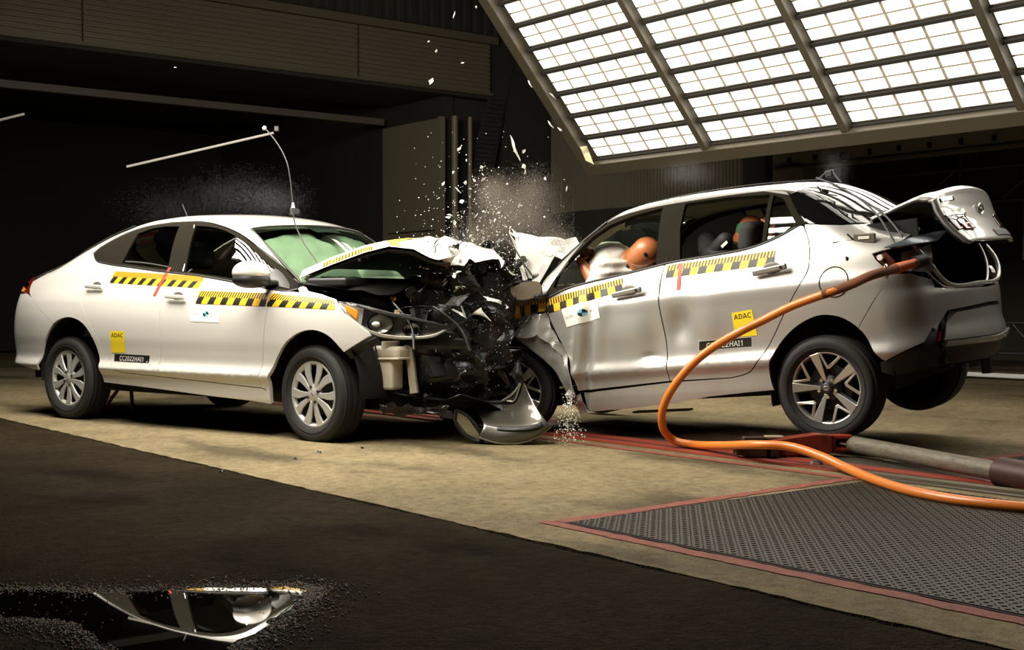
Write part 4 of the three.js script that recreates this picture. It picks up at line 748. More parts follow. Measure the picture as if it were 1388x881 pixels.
    part('badge_plate', patch([0.545, 0.585], [0.05, 0.20], 0.004), chrome, lid);
    { const p = on(0.66, 0.52, 0.01), e = part('emblem', emblem.clone().scale(0.036, 0.036, 0.03), chrome, lid); e.position.copy(p); e.rotation.set(0, -Math.PI / 2, 0.0); }
    for (const z of [-0.42, 0.42]) part('hinge_arm', tube([V(-0.36, 1.21, z), V(-0.30, 1.24, z), V(-0.22, 1.20, z), V(-0.20, 1.08, z)], 0.016, 24), darkPlastic, lid);
  }
  part('cables', merged([tube([V(0.1, 1.50, -0.40), V(-0.05, 1.43, -0.47), V(-0.22, 1.32, -0.55), V(-0.33, 1.22, -0.62), V(-0.42, 1.10, -0.70), V(-0.46, 1.03, -0.735)], 0.006, 50, 6), tube([V(-0.02, 1.44, -0.45), V(-0.2, 1.335, -0.53), V(-0.36, 1.22, -0.60), V(-0.47, 1.09, -0.67), V(-0.49, 1.03, -0.70)], 0.006, 50, 6)]), blackTrim, carB);
  part('roof_sensor', merged([rbox(0.05, 0.045, 0.035, 0.01, 0.08, 1.525, -0.25), tube([V(0.15, 1.505, -0.25), V(0.08, 1.54, -0.25), V(0.0, 1.46, -0.28)], 0.006, 20, 6)]), darkPlastic, carB);
  part('roof_cable', tube([V(1.2, 1.495, -0.50), V(0.9, 1.52, -0.42), V(0.5, 1.522, -0.34), V(0.15, 1.50, -0.26)], 0.003, 50, 6), blackTrim, carB);
  // fuel flap, torn bracket on the quarter
  { const pts = []; for (let i = 0; i < 37; i++) { const a = i / 36 * Math.PI * 2; pts.push([-0.125 + 0.083 * Math.cos(a), 0.878 + 0.083 * Math.sin(a)]); } part('fuel_flap_groove', bead(S, 'xy', pts, 0.0038, { s: -1, off: -0.0005 }), gapBlack, nearQuarter); }
  const clip = sub('torn_bracket', carB), cm = M({ color: lin(0.14, 0.115, 0.085), metalness: 0.3, roughness: 0.4 });
  { const p = S.point('xy', -0.29, 1.10, -1); part('plate', rbox(0.125, 0.055, 0.02, 0.006).rotateZ(0.06).translate(p.x, p.y, p.z - 0.012), cm, clip); part('bar', rod(V(-0.11, 1.095, p.z - 0.03), V(-0.24, 1.098, p.z - 0.012), 0.006), blackTrim, clip); part('bar', rod(V(-0.20, 1.135, p.z - 0.03), V(-0.23, 1.095, p.z - 0.015), 0.005), blackTrim, clip); part('label', rbox(0.065, 0.016, 0.004, 0.001).rotateZ(0.06).translate(p.x, p.y + 0.004, p.z - 0.0235), white, clip); part('pin', rbox(0.012, 0.022, 0.01, 0.003, -0.2, 1.0, S.point('xy', -0.2, 1.0, -1).z - 0.004), gapBlack, clip); }
  // crushed front corner: fender, bonnet, pillar foot, mirror
  const crush = (seed, amp) => (p, n) => { const q = V(p.x * 7 + seed, p.y * 5, p.z * 3), r = 1 - 2.2 * Math.abs(noise3(q.x, q.y, q.z)), r2 = 1 - 2 * Math.abs(noise3(q.x * 2.1, q.y * 1.7 + 4, 2)); return { p: p.clone().addScaledVector(n, amp * (0.7 * r + 0.35 * r2)) }; };
  { // wing folded over a sharp ridge
    const wing = sub('crushed_wing', carB), C = (pts) => new THREE.CatmullRomCurve3(pts.map(([x, y, d]) => { const p = S.point('xy', x, y, -1); return V(p.x, p.y, p.z - d); }), false, 'centripetal');
    const ruled = (top, low, k) => (u, v) => { const p = top.getPoint(u).lerp(low.getPoint(u), v); p.z -= k * (1 - 2.2 * Math.abs(noise3(p.x * 11, p.y * 8, 4))) + 0.3 * k * noise3(p.x * 30, p.y * 24, 1); return p; };
    const left = C([[2.10, 0.75, 0.06], [1.98, 0.655, 0.05], [1.84, 0.53, 0.035], [1.755, 0.40, 0.02], [1.71, 0.305, 0.01]]), right = C([[1.87, 0.735, 0.075], [1.795, 0.66, 0.045], [1.72, 0.54, 0.03], [1.69, 0.43, 0.015], [1.672, 0.325, 0.005]]);
    part('lower_fold', sheet(ruled(right, left, 0.008), 34, 18, 0.002), paintSilver, wing);
    const ridge = C([[2.10, 0.75, 0.06], [2.0, 0.722, 0.085], [1.92, 0.722, 0.085], [1.87, 0.738, 0.07]]), crown = C([[2.02, 0.82, 0.0], [1.985, 0.855, 0.015], [1.93, 0.868, 0.03], [1.85, 0.862, 0.02]]);
    part('upper_fold', sheet(ruled(crown, ridge, 0.014), 22, 14, 0.002), paintSilver, wing);
    const doorEdge = C([[1.85, 0.87, 0.0], [1.80, 0.76, -0.01], [1.735, 0.62, -0.012], [1.685, 0.48, -0.01], [1.668, 0.33, 0]]), inner = C([[1.86, 0.86, 0.035], [1.865, 0.735, 0.075], [1.795, 0.66, 0.045], [1.72, 0.54, 0.03], [1.68, 0.33, 0.01]]);
    part('torn_seam', sheet(ruled(doorEdge, inner, 0.030), 30, 10, 0.002, 1), paintSilver, wing);
    part('liner', crumpled(V(2.18, 0.80, -0.72), V(1.86, 0.74, -0.80), V(1.74, 0.45, -0.76), V(2.1, 0.60, -0.66), 0.03, 6, 3), darkPlastic, wing);
  }
  part('fender_tape', sticker(S, 'xy', [[2.13, 0.845], [1.84, 0.885], [1.835, 0.975], [2.10, 0.965]], { s: -1, nu: 30, nv: 12, off: 0.016, warp: crush(3.3, 0.035) }), stickerMat(tapeTex(6, -0.6)), carB);
  const hood = sub('crushed_bonnet', carB);
  part('flap', crumpled(V(1.84, 1.245, -0.70), V(2.21, 1.455, -0.62), V(2.12, 1.12, -0.58), V(2.02, 1.08, -0.62), 0.02, 5, 2.7, { nu: 22, nv: 22, tear: 0.01 }), paint, hood);
  part('flap', crumpled(V(2.21, 1.455, -0.62), V(2.29, 1.40, -0.50), V(2.26, 1.10, -0.45), V(2.12, 1.12, -0.58), 0.025, 6, 8.1, { nu: 16, nv: 22, tear: 0.012 }), paint, hood);
  part('flap', crumpled(V(1.84, 1.245, -0.70), V(2.21, 1.455, -0.62), V(2.05, 1.36, -0.1), V(1.95, 1.20, -0.1), 0.03, 5, 4.7, { nu: 16, nv: 20 }), paint, hood);
  part('lining', crumpled(V(2.21, 1.44, -0.61), V(2.30, 1.38, -0.48), V(2.28, 1.28, -0.40), V(2.17, 1.33, -0.52), 0.03, 8, 6.2, { tear: 0.02 }), darkPlastic, hood);
  part('hinge', rbox(0.07, 0.08, 0.05, 0.015, 1.97, 1.09, -0.70), darkPlastic, hood);
  part('hinge', rbox(0.10, 0.045, 0.05, 0.012).rotateZ(-0.5).translate(2.13, 1.225, -0.66), darkPlastic, hood);
  part('wire', tube([V(1.98, 1.10, -0.72), V(2.03, 1.20, -0.75), V(2.10, 1.33, -0.76), V(2.17, 1.385, -0.75), V(2.24, 1.35, -0.72), V(2.27, 1.25, -0.7)], 0.005, 40, 6), blackTrim, hood);
  part('pillar_foot', crumpled(V(1.78, 1.29, -0.675), V(1.86, 1.30, -0.64), V(2.04, 1.02, -0.74), V(1.95, 0.98, -0.80), 0.015, 7, 1.2, { nu: 8, nv: 18 }), paintSilver, carB);
  const mir = sub('door_mirror', carB);
  { const sh = new THREE.SphereGeometry(1, 28, 18), a = sh.attributes.position; for (let i = 0; i < a.count; i++) { const x = a.getX(i), y = a.getY(i), z = a.getZ(i); a.setXYZ(i, x < 0 ? 0.012 * x : 0.10 * x, 0.075 * Math.sign(y) * Math.abs(y) ** 0.75 * (z < 0 ? 1.0 : 0.9), 0.125 * Math.sign(z) * Math.abs(z) ** 0.85); } sh.computeVertexNormals();
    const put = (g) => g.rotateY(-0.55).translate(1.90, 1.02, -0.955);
    part('shell', put(sh), darkPlastic, mir);
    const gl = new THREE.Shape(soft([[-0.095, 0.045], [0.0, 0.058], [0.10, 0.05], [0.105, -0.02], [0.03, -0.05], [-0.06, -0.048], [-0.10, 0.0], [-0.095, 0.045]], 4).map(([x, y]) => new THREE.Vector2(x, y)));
    part('mirror_glass', put(new THREE.ExtrudeGeometry(gl, { depth: 0.004, bevelEnabled: false }).rotateY(-Math.PI / 2).translate(-0.013, 0, 0)), M({ color: lin(0.36, 0.315, 0.225), metalness: 0.3, roughness: 0.3 }), mir);  // beige base colour stands in for bright surroundings reflected in the glass
    part('foot', rbox(0.10, 0.04, 0.14, 0.015, 1.87, 0.975, -0.85), darkPlastic, mir); }
  // front wheel pushed back, rear wheels hanging
  { const L = [[0, 0.29, -0.715, 0.62, 0], [0, 0.29, 0.715, 0.1, 0], [2.21, 0.372, -0.765, 0.75, 0.40], [2.45, 0.36, 0.715, 0.2, 0]]; for (const [x, y, z, t, st] of L) { const w = alloyWheel(carB, t); w.position.set(x, y, z); w.rotation.y = (z < 0 ? Math.PI : 0) + st; } }
  part('sill_end', crumpled(V(1.64, 0.34, -0.81), V(1.72, 0.31, -0.80), V(1.70, 0.20, -0.76), V(1.63, 0.205, -0.78), 0.02, 9, 5), paintSilver, carB);
  part('underbody', merged([box(2.3, 0.10, 1.25, 0.9, 0.30, 0), box(0.7, 0.30, 1.1, -0.25, 0.52, 0), box(0.35, 0.12, 0.9, -0.42, 0.40, 0)]), gapBlack, carB);
  part('mud_flap', crumpled(V(0.345, 0.36, -0.80), V(0.345, 0.36, -0.62), V(0.33, 0.20, -0.62), V(0.33, 0.20, -0.80), 0.01, 6, 2), rubber, carB);
  part('tow_eye', merged([cyl(0.03, 0.03, 0.09, 16).translate(-0.62, 0.30, 0.1), rod(V(-0.5, 0.36, 0.1), V(-0.62, 0.33, 0.1), 0.018)]), steelDark, carB);
  part('drip_strip', merged([box(0.4, 0.012, 0.06, 1.15, 0.19, -0.66)]), blackTrim, carB);
  part('engine_bay', merged([box(0.5, 0.5, 1.3, 2.15, 0.62, 0.1), box(0.04, 0.6, 1.35, 1.88, 0.7, 0)]), gapBlack, carB);
  // cabin
  const seatCloth = M({ color: lin(0.30, 0.26, 0.19), roughness: 0.9 });
  seat(carB, 1.0, 0.36, 0.42, seatCloth); seat(carB, 0.98, -0.36);
  part('pillar_trim', panel(S, 'xy', [[0.9, 1.06], [1.1, 1.05], [1.04, 1.46], [0.92, 1.46]], { s: 1, h: 0.08, off: -0.03, depth: 0.01 }), seatCloth, carB);
  part('headlining', panel(S, 'xz', [[1.4, -0.5], [1.5, 0], [1.4, 0.5], [0.2, 0.5], [0.15, 0], [0.2, -0.5]], { h: 0.1, off: -0.035, depth: 0.01 }), seatCloth, carB);
  part('rear_bench', merged([rbox(0.5, 0.2, 1.2, 0.06, 0.35, 0.50, 0), rbox(0.16, 0.62, 1.2, 0.07, 0, 0, 0).rotateZ(0.35).translate(0.08, 0.82, 0)]), interiorDark, carB);
  part('dashboard', crumpled(V(1.72, 0.98, -0.66), V(1.72, 1.0, 0.66), V(2.0, 0.95, 0.66), V(1.95, 0.92, -0.66), 0.03, 5, 9, { thick: 0.12 }), interiorDark, carB);
  part('steering_wheel', new THREE.TorusGeometry(0.18, 0.016, 10, 40).rotateY(Math.PI / 2).rotateZ(0.35).translate(1.62, 1.10, -0.34), interiorDark, carB);
  // prints
  const at = (c) => c.map(([x, y]) => [x, y]);
  part('measuring_tape', sticker(S, 'xy', at([[1.83, 0.862], [1.25, 0.955], [1.25, 1.037], [1.82, 0.957]]), { s: -1, nu: 40 }), stickerMat(tapeTex(11, -0.5)), nearFront);
  part('measuring_tape', sticker(S, 'xy', at([[0.945, 1.005], [0.232, 1.012], [0.232, 1.092], [0.945, 1.082]]), { s: -1, nu: 40 }), stickerMat(tapeTex(13, 0.4)), nearRear);
  part('logo_sticker', sticker(S, 'xy', at([[1.685, 0.765], [1.405, 0.805], [1.415, 0.93], [1.71, 0.883]]), { s: -1, nu: 24, nv: 10, off: 0.003 }), stickerMat(ncapTex), nearFront);
  part('club_sticker', sticker(S, 'xy', at([[0.51, 0.617], [0.37, 0.617], [0.382, 0.77], [0.512, 0.76]]), { s: -1 }), stickerMat(adacTex), nearRear);
  part('code_sticker', sticker(S, 'xy', at([[0.76, 0.552], [0.41, 0.552], [0.405, 0.612], [0.75, 0.612]]), { s: -1 }), stickerMat(codeTex), nearRear);
  part('red_strip', sticker(S, 'xy', at([[0.865, 0.925], [0.842, 0.925], [0.835, 1.085], [0.86, 1.085]]), { s: -1, off: 0.003 }), redTape, nearRear);
}

// ------------------------------------------------------------------ wrecked nose of the left-hand car
carA.updateMatrixWorld(true);
{
  const dark = M({ color: lin(0.010, 0.0095, 0.009), roughness: 0.35 }), dark2 = M({ color: lin(0.020, 0.018, 0.016), roughness: 0.55 }), castIron = M({ color: lin(0.03, 0.028, 0.025), metalness: 0.7, roughness: 0.5 });
  // bonnet, hinged at the rear and buckled upwards
  const hood = sub('peeled_bonnet', carA), st = [
    [[2.30, 1.02, 0.655], [2.27, 1.07, 0.60], [2.25, 1.10, 0.3], [2.30, 1.10, -0.2], [2.36, 1.04, -0.62]],
    [[2.58, 1.10, 0.64], [2.52, 1.150, 0.585], [2.50, 1.180, 0.3], [2.55, 1.17, -0.2], [2.62, 1.10, -0.60]],
    [[2.86, 1.168, 0.64], [2.78, 1.212, 0.58], [2.71, 1.238, 0.3], [2.75, 1.22, -0.2], [2.80, 1.10, -0.55]],
    [[3.05, 1.200, 0.63], [2.95, 1.240, 0.56], [2.88, 1.262, 0.3], [2.92, 1.24, -0.2], [2.95, 1.08, -0.50]],
    [[3.22, 1.175, 0.60], [3.11, 1.21, 0.52], [3.03, 1.270, 0.27], [3.08, 1.22, -0.2], [3.10, 1.0, -0.45]],
    [[3.30, 1.115, 0.52], [3.24, 1.17, 0.45], [3.24, 1.258, 0.27], [3.25, 1.18, -0.15], [3.25, 0.95, -0.40]],
    [[3.37, 1.07, 0.44], [3.36, 1.12, 0.40], [3.42, 1.165, 0.29], [3.40, 1.08, -0.10], [3.34, 0.90, -0.35]]].map((r) => r.map((p) => V(...p)));
  const at = (u, v) => { const a = u * 6, i = Math.min(5, Math.floor(a)), row = (k) => { const b = v * 4, j = Math.min(3, Math.floor(b)), R = st[clamp(k, 0, 6)]; return R[j].clone().lerp(R[j + 1], b - j); }; const t = a - i, s = lerp(t, t * t * (3 - 2 * t), 0.35); return row(i).lerp(row(i + 1), s); };
  const torn = (u, v, d = 0) => { const p = at(u, v), k = clamp((u - 0.5) / 0.4, 0, 1), f = 1 - 2.2 * Math.abs(noise3(p.x * 8, p.y * 7, p.z * 6)); p.y += k * 0.022 * f + d; p.z += k * 0.02 * noise3(p.x * 9, 3, p.z * 9); if (u > 0.9) { p.x += 0.05 * noise3(v * 14, 2, 1) * (u - 0.9) * 10; p.y += 0.05 * noise3(v * 17, 7, 1) * (u - 0.9) * 10; } return p; };
  part('skin', sheet((u, v) => torn(u, v), 60, 34, 0.002), paint, hood);
  part('lining', sheet((u, v) => torn(0.02 + u * 0.95, 0.02 + v * 0.95, -0.022 - 0.03 * bump(v, 0.12, 0.05)).add(V(0, 0, -0.012)), 40, 24, 0.004), M({ color: lin(0.045, 0.038, 0.028), roughness: 0.6 }), hood);
  const strip = (u0, u1, v0, v1) => sheet((u, v) => torn(lerp(u0, u1, u), lerp(v0, v1, v), 0.003).add(V(0, 0, 0.002)), 30, 6, 0.001);
  part('measuring_tape', strip(0.115, 0.40, 0.015, 0.15), stickerMat(canvasTex(1024, 64, (c, w, h) => { c.fillStyle = '#e3b022'; c.fillRect(0, 0, w, h); c.fillStyle = '#15110b'; for (let i = 0; i < 19; i++) { const x = i * w / 19; c.beginPath(); c.moveTo(x, h); c.lineTo(x + 26, h); c.lineTo(x + 44, 0); c.lineTo(x + 18, 0); c.fill(); } })), hood);
  part('yellow_strip', strip(0.52, 0.585, 0.05, 0.55), M({ color: lin(0.72, 0.55, 0.08), roughness: 0.5 }), hood);
  part('hinge', rbox(0.03, 0.10, 0.03, 0.008, 2.39, 0.985, 0.66), steelDark, hood);
  for (const [u, v] of [[0.30, 0.06], [0.36, 0.10]]) { const p = at(u, v); part('rubber_stop', rbox(0.02, 0.025, 0.02, 0.005, p.x, p.y - 0.045, p.z - 0.01), rubber, hood); }
  for (let i = 0; i < 9; i++) { const u = rr(0.70, 0.98), v = rr(0.15, 0.6), p = torn(u, v, 0.006); part('torn_scrap', crumpled(p.clone(), p.clone().add(V(rr(-0.05, 0.05), rr(0, 0.05), rr(-0.02, 0.04))), p.clone().add(V(rr(-0.05, 0.06), rr(0.02, 0.07), rr(-0.05, 0.05))), p.clone().add(V(rr(-0.03, 0.05), rr(0.0, 0.03), rr(-0.05, 0.05))), 0.012, 20, i, { nu: 5, nv: 5 }), i % 3 ? dark : paint, hood); }
  // engine bay
  part('inner_wing', crumpled(V(2.40, 0.90, 0.70), V(3.18, 0.78, 0.58), V(3.22, 0.60, 0.40), V(2.42, 0.55, 0.56), 0.03, 5, 2), dark2, carA);
  part('cowl_panel', crumpled(V(2.36, 0.955, 0.70), V(2.95, 0.90, 0.62), V(3.05, 1.005, 0.10), V(2.45, 1.02, 0.45), 0.03, 4, 12), dark, carA);
  part('cowl_edge', tube([V(2.44, 1.01, 0.60), V(2.52, 1.005, 0.3), V(2.6, 1.0, -0.1), V(2.58, 0.99, -0.6)], 0.016, 30), darkPlastic, carA);
  part('support_rod', rod(V(2.52, 0.93, 0.66), V(2.86, 0.875, 0.44), 0.004), steelDark, carA);
  part('engine_block', merged([rbox(0.42, 0.38, 0.52, 0.04, 2.82, 0.62, -0.08), rbox(0.30, 0.16, 0.48, 0.03, 2.80, 0.88, -0.05), cyl(0.10, 0.10, 0.08, 20).rotateX(Math.PI / 2).translate(2.95, 0.5, 0.24)]), castIron, carA);
  part('battery', rbox(0.24, 0.20, 0.18, 0.015).rotateZ(-0.2).translate(2.78, 0.80, 0.42), dark2, carA);
  part('radiator', crumpled(V(3.10, 0.82, 0.48), V(3.18, 0.80, -0.40), V(3.14, 0.30, -0.40), V(3.08, 0.28, 0.44), 0.06, 4, 5, { thick: 0.03, nu: 20 }), dark2, carA);
  part('bumper_beam', crumpled(V(3.20, 0.52, 0.52), V(3.34, 0.56, -0.30), V(3.36, 0.44, -0.30), V(3.24, 0.40, 0.50), 0.05, 5, 7, { thick: 0.03 }), dark, carA);
  part('subframe', crumpled(V(2.78, 0.24, 0.52), V(3.25, 0.26, 0.40), V(3.30, 0.22, -0.4), V(2.80, 0.20, -0.5), 0.03, 5, 17, { thick: 0.04 }), dark, carA);
  part('splash_shield', crumpled(V(2.66, 0.60, 0.72), V(2.78, 0.61, 0.70), V(2.76, 0.20, 0.66), V(2.68, 0.18, 0.70), 0.02, 6, 31), dark, carA);
  part('wing_edge_trim', crumpled(V(2.86, 0.555, 0.815), V(3.07, 0.655, 0.765), V(3.06, 0.62, 0.74), V(2.88, 0.515, 0.78), 0.01, 14, 41, { nu: 8, nv: 4 }), dark2, carA);
  const black = (name, pts, amp, fr, sd, m = dark) => part(name, crumpled(...pts.map((p) => V(...p)), amp, fr, sd, { tear: 0.03, nu: 18, nv: 18 }), m, carA);
  black('torn_grille', [[3.12, 0.70, 0.50], [3.42, 0.66, 0.30], [3.46, 0.36, 0.24], [3.14, 0.26, 0.46]], 0.07, 5, 3);
  black('torn_grille', [[3.00, 0.95, 0.40], [3.36, 0.88, 0.25], [3.46, 0.62, 0.20], [3.10, 0.64, 0.42]], 0.07, 5, 13);
  black('torn_bumper_skin', [[3.16, 0.55, 0.44], [3.44, 0.60, 0.18], [3.46, 0.28, 0.16], [3.18, 0.20, 0.42]], 0.08, 4.5, 23);
  black('torn_bumper_skin', [[3.24, 0.90, 0.22], [3.50, 0.80, 0.0], [3.50, 0.50, 0.0], [3.28, 0.48, 0.22]], 0.08, 5, 33);
  black('torn_bumper_skin', [[2.98, 0.30, 0.60], [3.50, 0.26, 0.36], [3.50, 0.19, 0.10], [2.95, 0.21, 0.30]], 0.04, 6, 43);
  black('ragged_liner', [[3.02, 0.235, 0.66], [3.40, 0.23, 0.50], [3.42, 0.175, 0.48], [3.02, 0.19, 0.66]], 0.03, 12, 44);
  black('torn_grille', [[3.05, 1.06, 0.35], [3.42, 1.0, 0.25], [3.45, 0.82, 0.2], [3.06, 0.84, 0.35]], 0.06, 7, 53, dark2);
  for (let i = 0; i < 46; i++) { // broken plastic and metal between the two cars
    const p = V(rr(2.98, 3.5), rr(0.35, 1.12), rr(-0.2, 0.45)), e = () => V(rr(-0.09, 0.09), rr(-0.09, 0.09), rr(-0.06, 0.06)); if (p.y < 0.6 && p.x < 3.1) p.x += 0.15;
    part('broken_piece', crumpled(p.clone(), p.clone().add(e()), p.clone().add(e()), p.clone().add(e()), 0.03, 14, i * 3.1, { nu: 5, nv: 5, thick: 0.004 }), [dark, dark2, dark, castIron, dark, chrome, dark2, paint][i % 8], carA);
  }
  for (let i = 0; i < 12; i++) { const p = V(rr(3.05, 3.5), rr(0.92, 1.10), rr(0.2, 0.42)), e = () => V(rr(-0.07, 0.07), rr(-0.04, 0.04), rr(-0.05, 0.05)); part('bright_scrap', crumpled(p.clone(), p.clone().add(e()), p.clone().add(e()), p.clone().add(e()), 0.02, 18, i * 5.3, { nu: 5, nv: 5 }), i % 2 ? paint : chrome, carA); }
  part('far_wing', crumpled(V(3.10, 0.955, 0.30), V(3.32, 0.885, 0.28), V(3.36, 0.76, 0.27), V(3.22, 0.83, 0.29), 0.012, 6, 9, { bulge: 0.03 }), paint, carA);
  for (let i = 0; i < 7; i++) { const a = V(rr(2.7, 3.2), rr(0.5, 0.9), rr(0.1, 0.5)), b = a.clone().add(V(rr(0.1, 0.4), rr(-0.3, 0.2), rr(-0.2, 0.2))); part('hose', tube([a, a.clone().lerp(b, 0.3).add(V(0, 0.08, 0.05)), a.clone().lerp(b, 0.7).add(V(0.03, 0.05, 0)), b], rr(0.005, 0.010), 24, 7), dark, carA); }
  // headlamp
  {
    const h = sub('headlamp', carA), top = [[2.785, 0.868, 0.815], [2.90, 0.852, 0.765], [3.09, 0.797, 0.655], [3.22, 0.762, 0.56], [3.37, 0.718, 0.45]].map((p) => V(...p)), bot = [[2.80, 0.850, 0.815], [2.885, 0.765, 0.795], [2.985, 0.675, 0.735], [3.10, 0.642, 0.65], [3.29, 0.652, 0.515], [3.365, 0.705, 0.455]].map((p) => V(...p));
    const ct = new THREE.CatmullRomCurve3(top), cb = new THREE.CatmullRomCurve3(bot), out = V(0.5, 0.1, 0.86).normalize();
    const lens = (d, k) => (u, v) => { const uu = 0.02 + u * 0.96, p = cb.getPoint(uu).lerp(ct.getPoint(uu), v); return p.addScaledVector(out, d + k * Math.sin(v * Math.PI) * Math.sin(uu * Math.PI)); };
    part('housing', sheet(lens(-0.06, -0.03), 30, 14, 0.004), M({ color: lin(0.03, 0.028, 0.026), roughness: 0.25, metalness: 0.3 }), h);
    part('reflector', sheet((u, v) => lens(-0.025, -0.01)(0.0 + u * 0.30, v), 10, 8, 0.003), M({ color: lin(0.75, 0.72, 0.66), metalness: 0.5, roughness: 0.25 }), h);
    part('indicator', sheet((u, v) => lens(-0.010, 0.0)(0.10 + u * 0.16, 0.25 + v * 0.5 - u * 0.05), 8, 6, 0.004), M({ color: lin(0.85, 0.33, 0.03), roughness: 0.2 }), h);
    part('lower_rim', sheet((u, v) => lens(-0.01, 0.004)(0.06 + u * 0.92, v * 0.13), 40, 4, 0.004), M({ color: lin(0.62, 0.60, 0.54), metalness: 0.4, roughness: 0.25 }), h);
    part('upper_rim', sheet((u, v) => lens(-0.004, 0.004)(u, 0.86 + v * 0.16), 40, 4, 0.006), dark2, h);
    const bowl = (u, v, r) => { const p = lens(-0.03, 0)(u, v), g = new THREE.SphereGeometry(r, 24, 14, 0, Math.PI * 2, 0, Math.PI * 0.5).rotateX(Math.PI / 2).scale(1, 0.8, 0.5).rotateY(Math.PI).rotateY(Math.atan2(out.x, out.z)); return g.translate(p.x, p.y, p.z); };
    part('lamp_bowl', bowl(0.45, 0.5, 0.085), M({ color: lin(0.30, 0.29, 0.27), metalness: 1, roughness: 0.16, side: THREE.DoubleSide }), h);
    part('lamp_bowl', bowl(0.70, 0.45, 0.06), M({ color: lin(0.22, 0.24, 0.28), metalness: 1, roughness: 0.16, side: THREE.DoubleSide }), h);
    part('bulb_shield', (() => { const p = lens(-0.02, 0)(0.42, 0.42); return new THREE.SphereGeometry(0.022, 16, 10).scale(1.3, 0.8, 1).translate(p.x, p.y, p.z); })(), white, h);
    part('lens', sheet(lens(0.0, 0.012), 34, 14, 0.002), glassClearLens, h);
  }
  // washer tank and bracket behind the missing bumper
  {
    const t = sub('washer_tank', carA), m = M({ color: lin(0.62, 0.56, 0.44), roughness: 0.5 });
    part('upper_shell', merged([rbox(0.30, 0.075, 0.12, 0.03, 2.955, 0.555, 0.55), cyl(0.055, 0.06, 0.05, 24).translate(2.99, 0.595, 0.55)]), m, t);
    part('flange', rbox(0.32, 0.014, 0.14, 0.005).rotateZ(0.03).translate(2.955, 0.515, 0.55), m, t);
    part('lower_shell', merged([rbox(0.16, 0.085, 0.12, 0.03, 2.88, 0.475, 0.55), rbox(0.13, 0.19, 0.11, 0.02, 2.985, 0.42, 0.55), rbox(0.12, 0.03, 0.10, 0.012, 2.89, 0.305, 0.55), rbox(0.05, 0.10, 0.08, 0.015, 2.935, 0.345, 0.55)]), m, t);
    part('wire', tube([V(2.92, 0.60, 0.615), V(2.94, 0.53, 0.622), V(2.955, 0.47, 0.62), V(2.93, 0.425, 0.615), V(2.86, 0.42, 0.60)], 0.006, 30, 6), rubber, t);
    part('pump', merged([cyl(0.025, 0.025, 0.09, 14).translate(2.86, 0.38, 0.58), cyl(0.018, 0.018, 0.05, 12).translate(2.855, 0.32, 0.58)]), darkPlastic, t);
    part('bracket', crumpled(V(3.07, 0.60, 0.50), V(3.12, 0.585, 0.49), V(3.17, 0.31, 0.50), V(3.12, 0.30, 0.51), 0.01, 5, 3, { thick: 0.02 }), M({ color: lin(0.34, 0.30, 0.22), roughness: 0.5 }), carA);
  }
  // whipping sensor cable
  const wh = sub('sensor_cable', carA);
  part('wire', tube([V(2.36, 1.055, 0.5), V(2.30, 1.12, 0.5), V(2.16, 1.27, 0.5), V(2.09, 1.39, 0.5), V(2.07, 1.52, 0.5), V(2.05, 1.66, 0.5), V(2.02, 1.78, 0.5), V(1.95, 1.89, 0.5), V(1.84, 2.0, 0.5), V(1.80, 2.03, 0.5)], 0.0042, 80, 6), steelDark, wh);
  part('tip', new THREE.SphereGeometry(0.014, 14, 10).translate(1.80, 2.03, 0.5), white, wh);
  part('plug', cyl(0.006, 0.013, 0.035, 10).translate(2.075, 1.50, 0.5), white, wh);
}

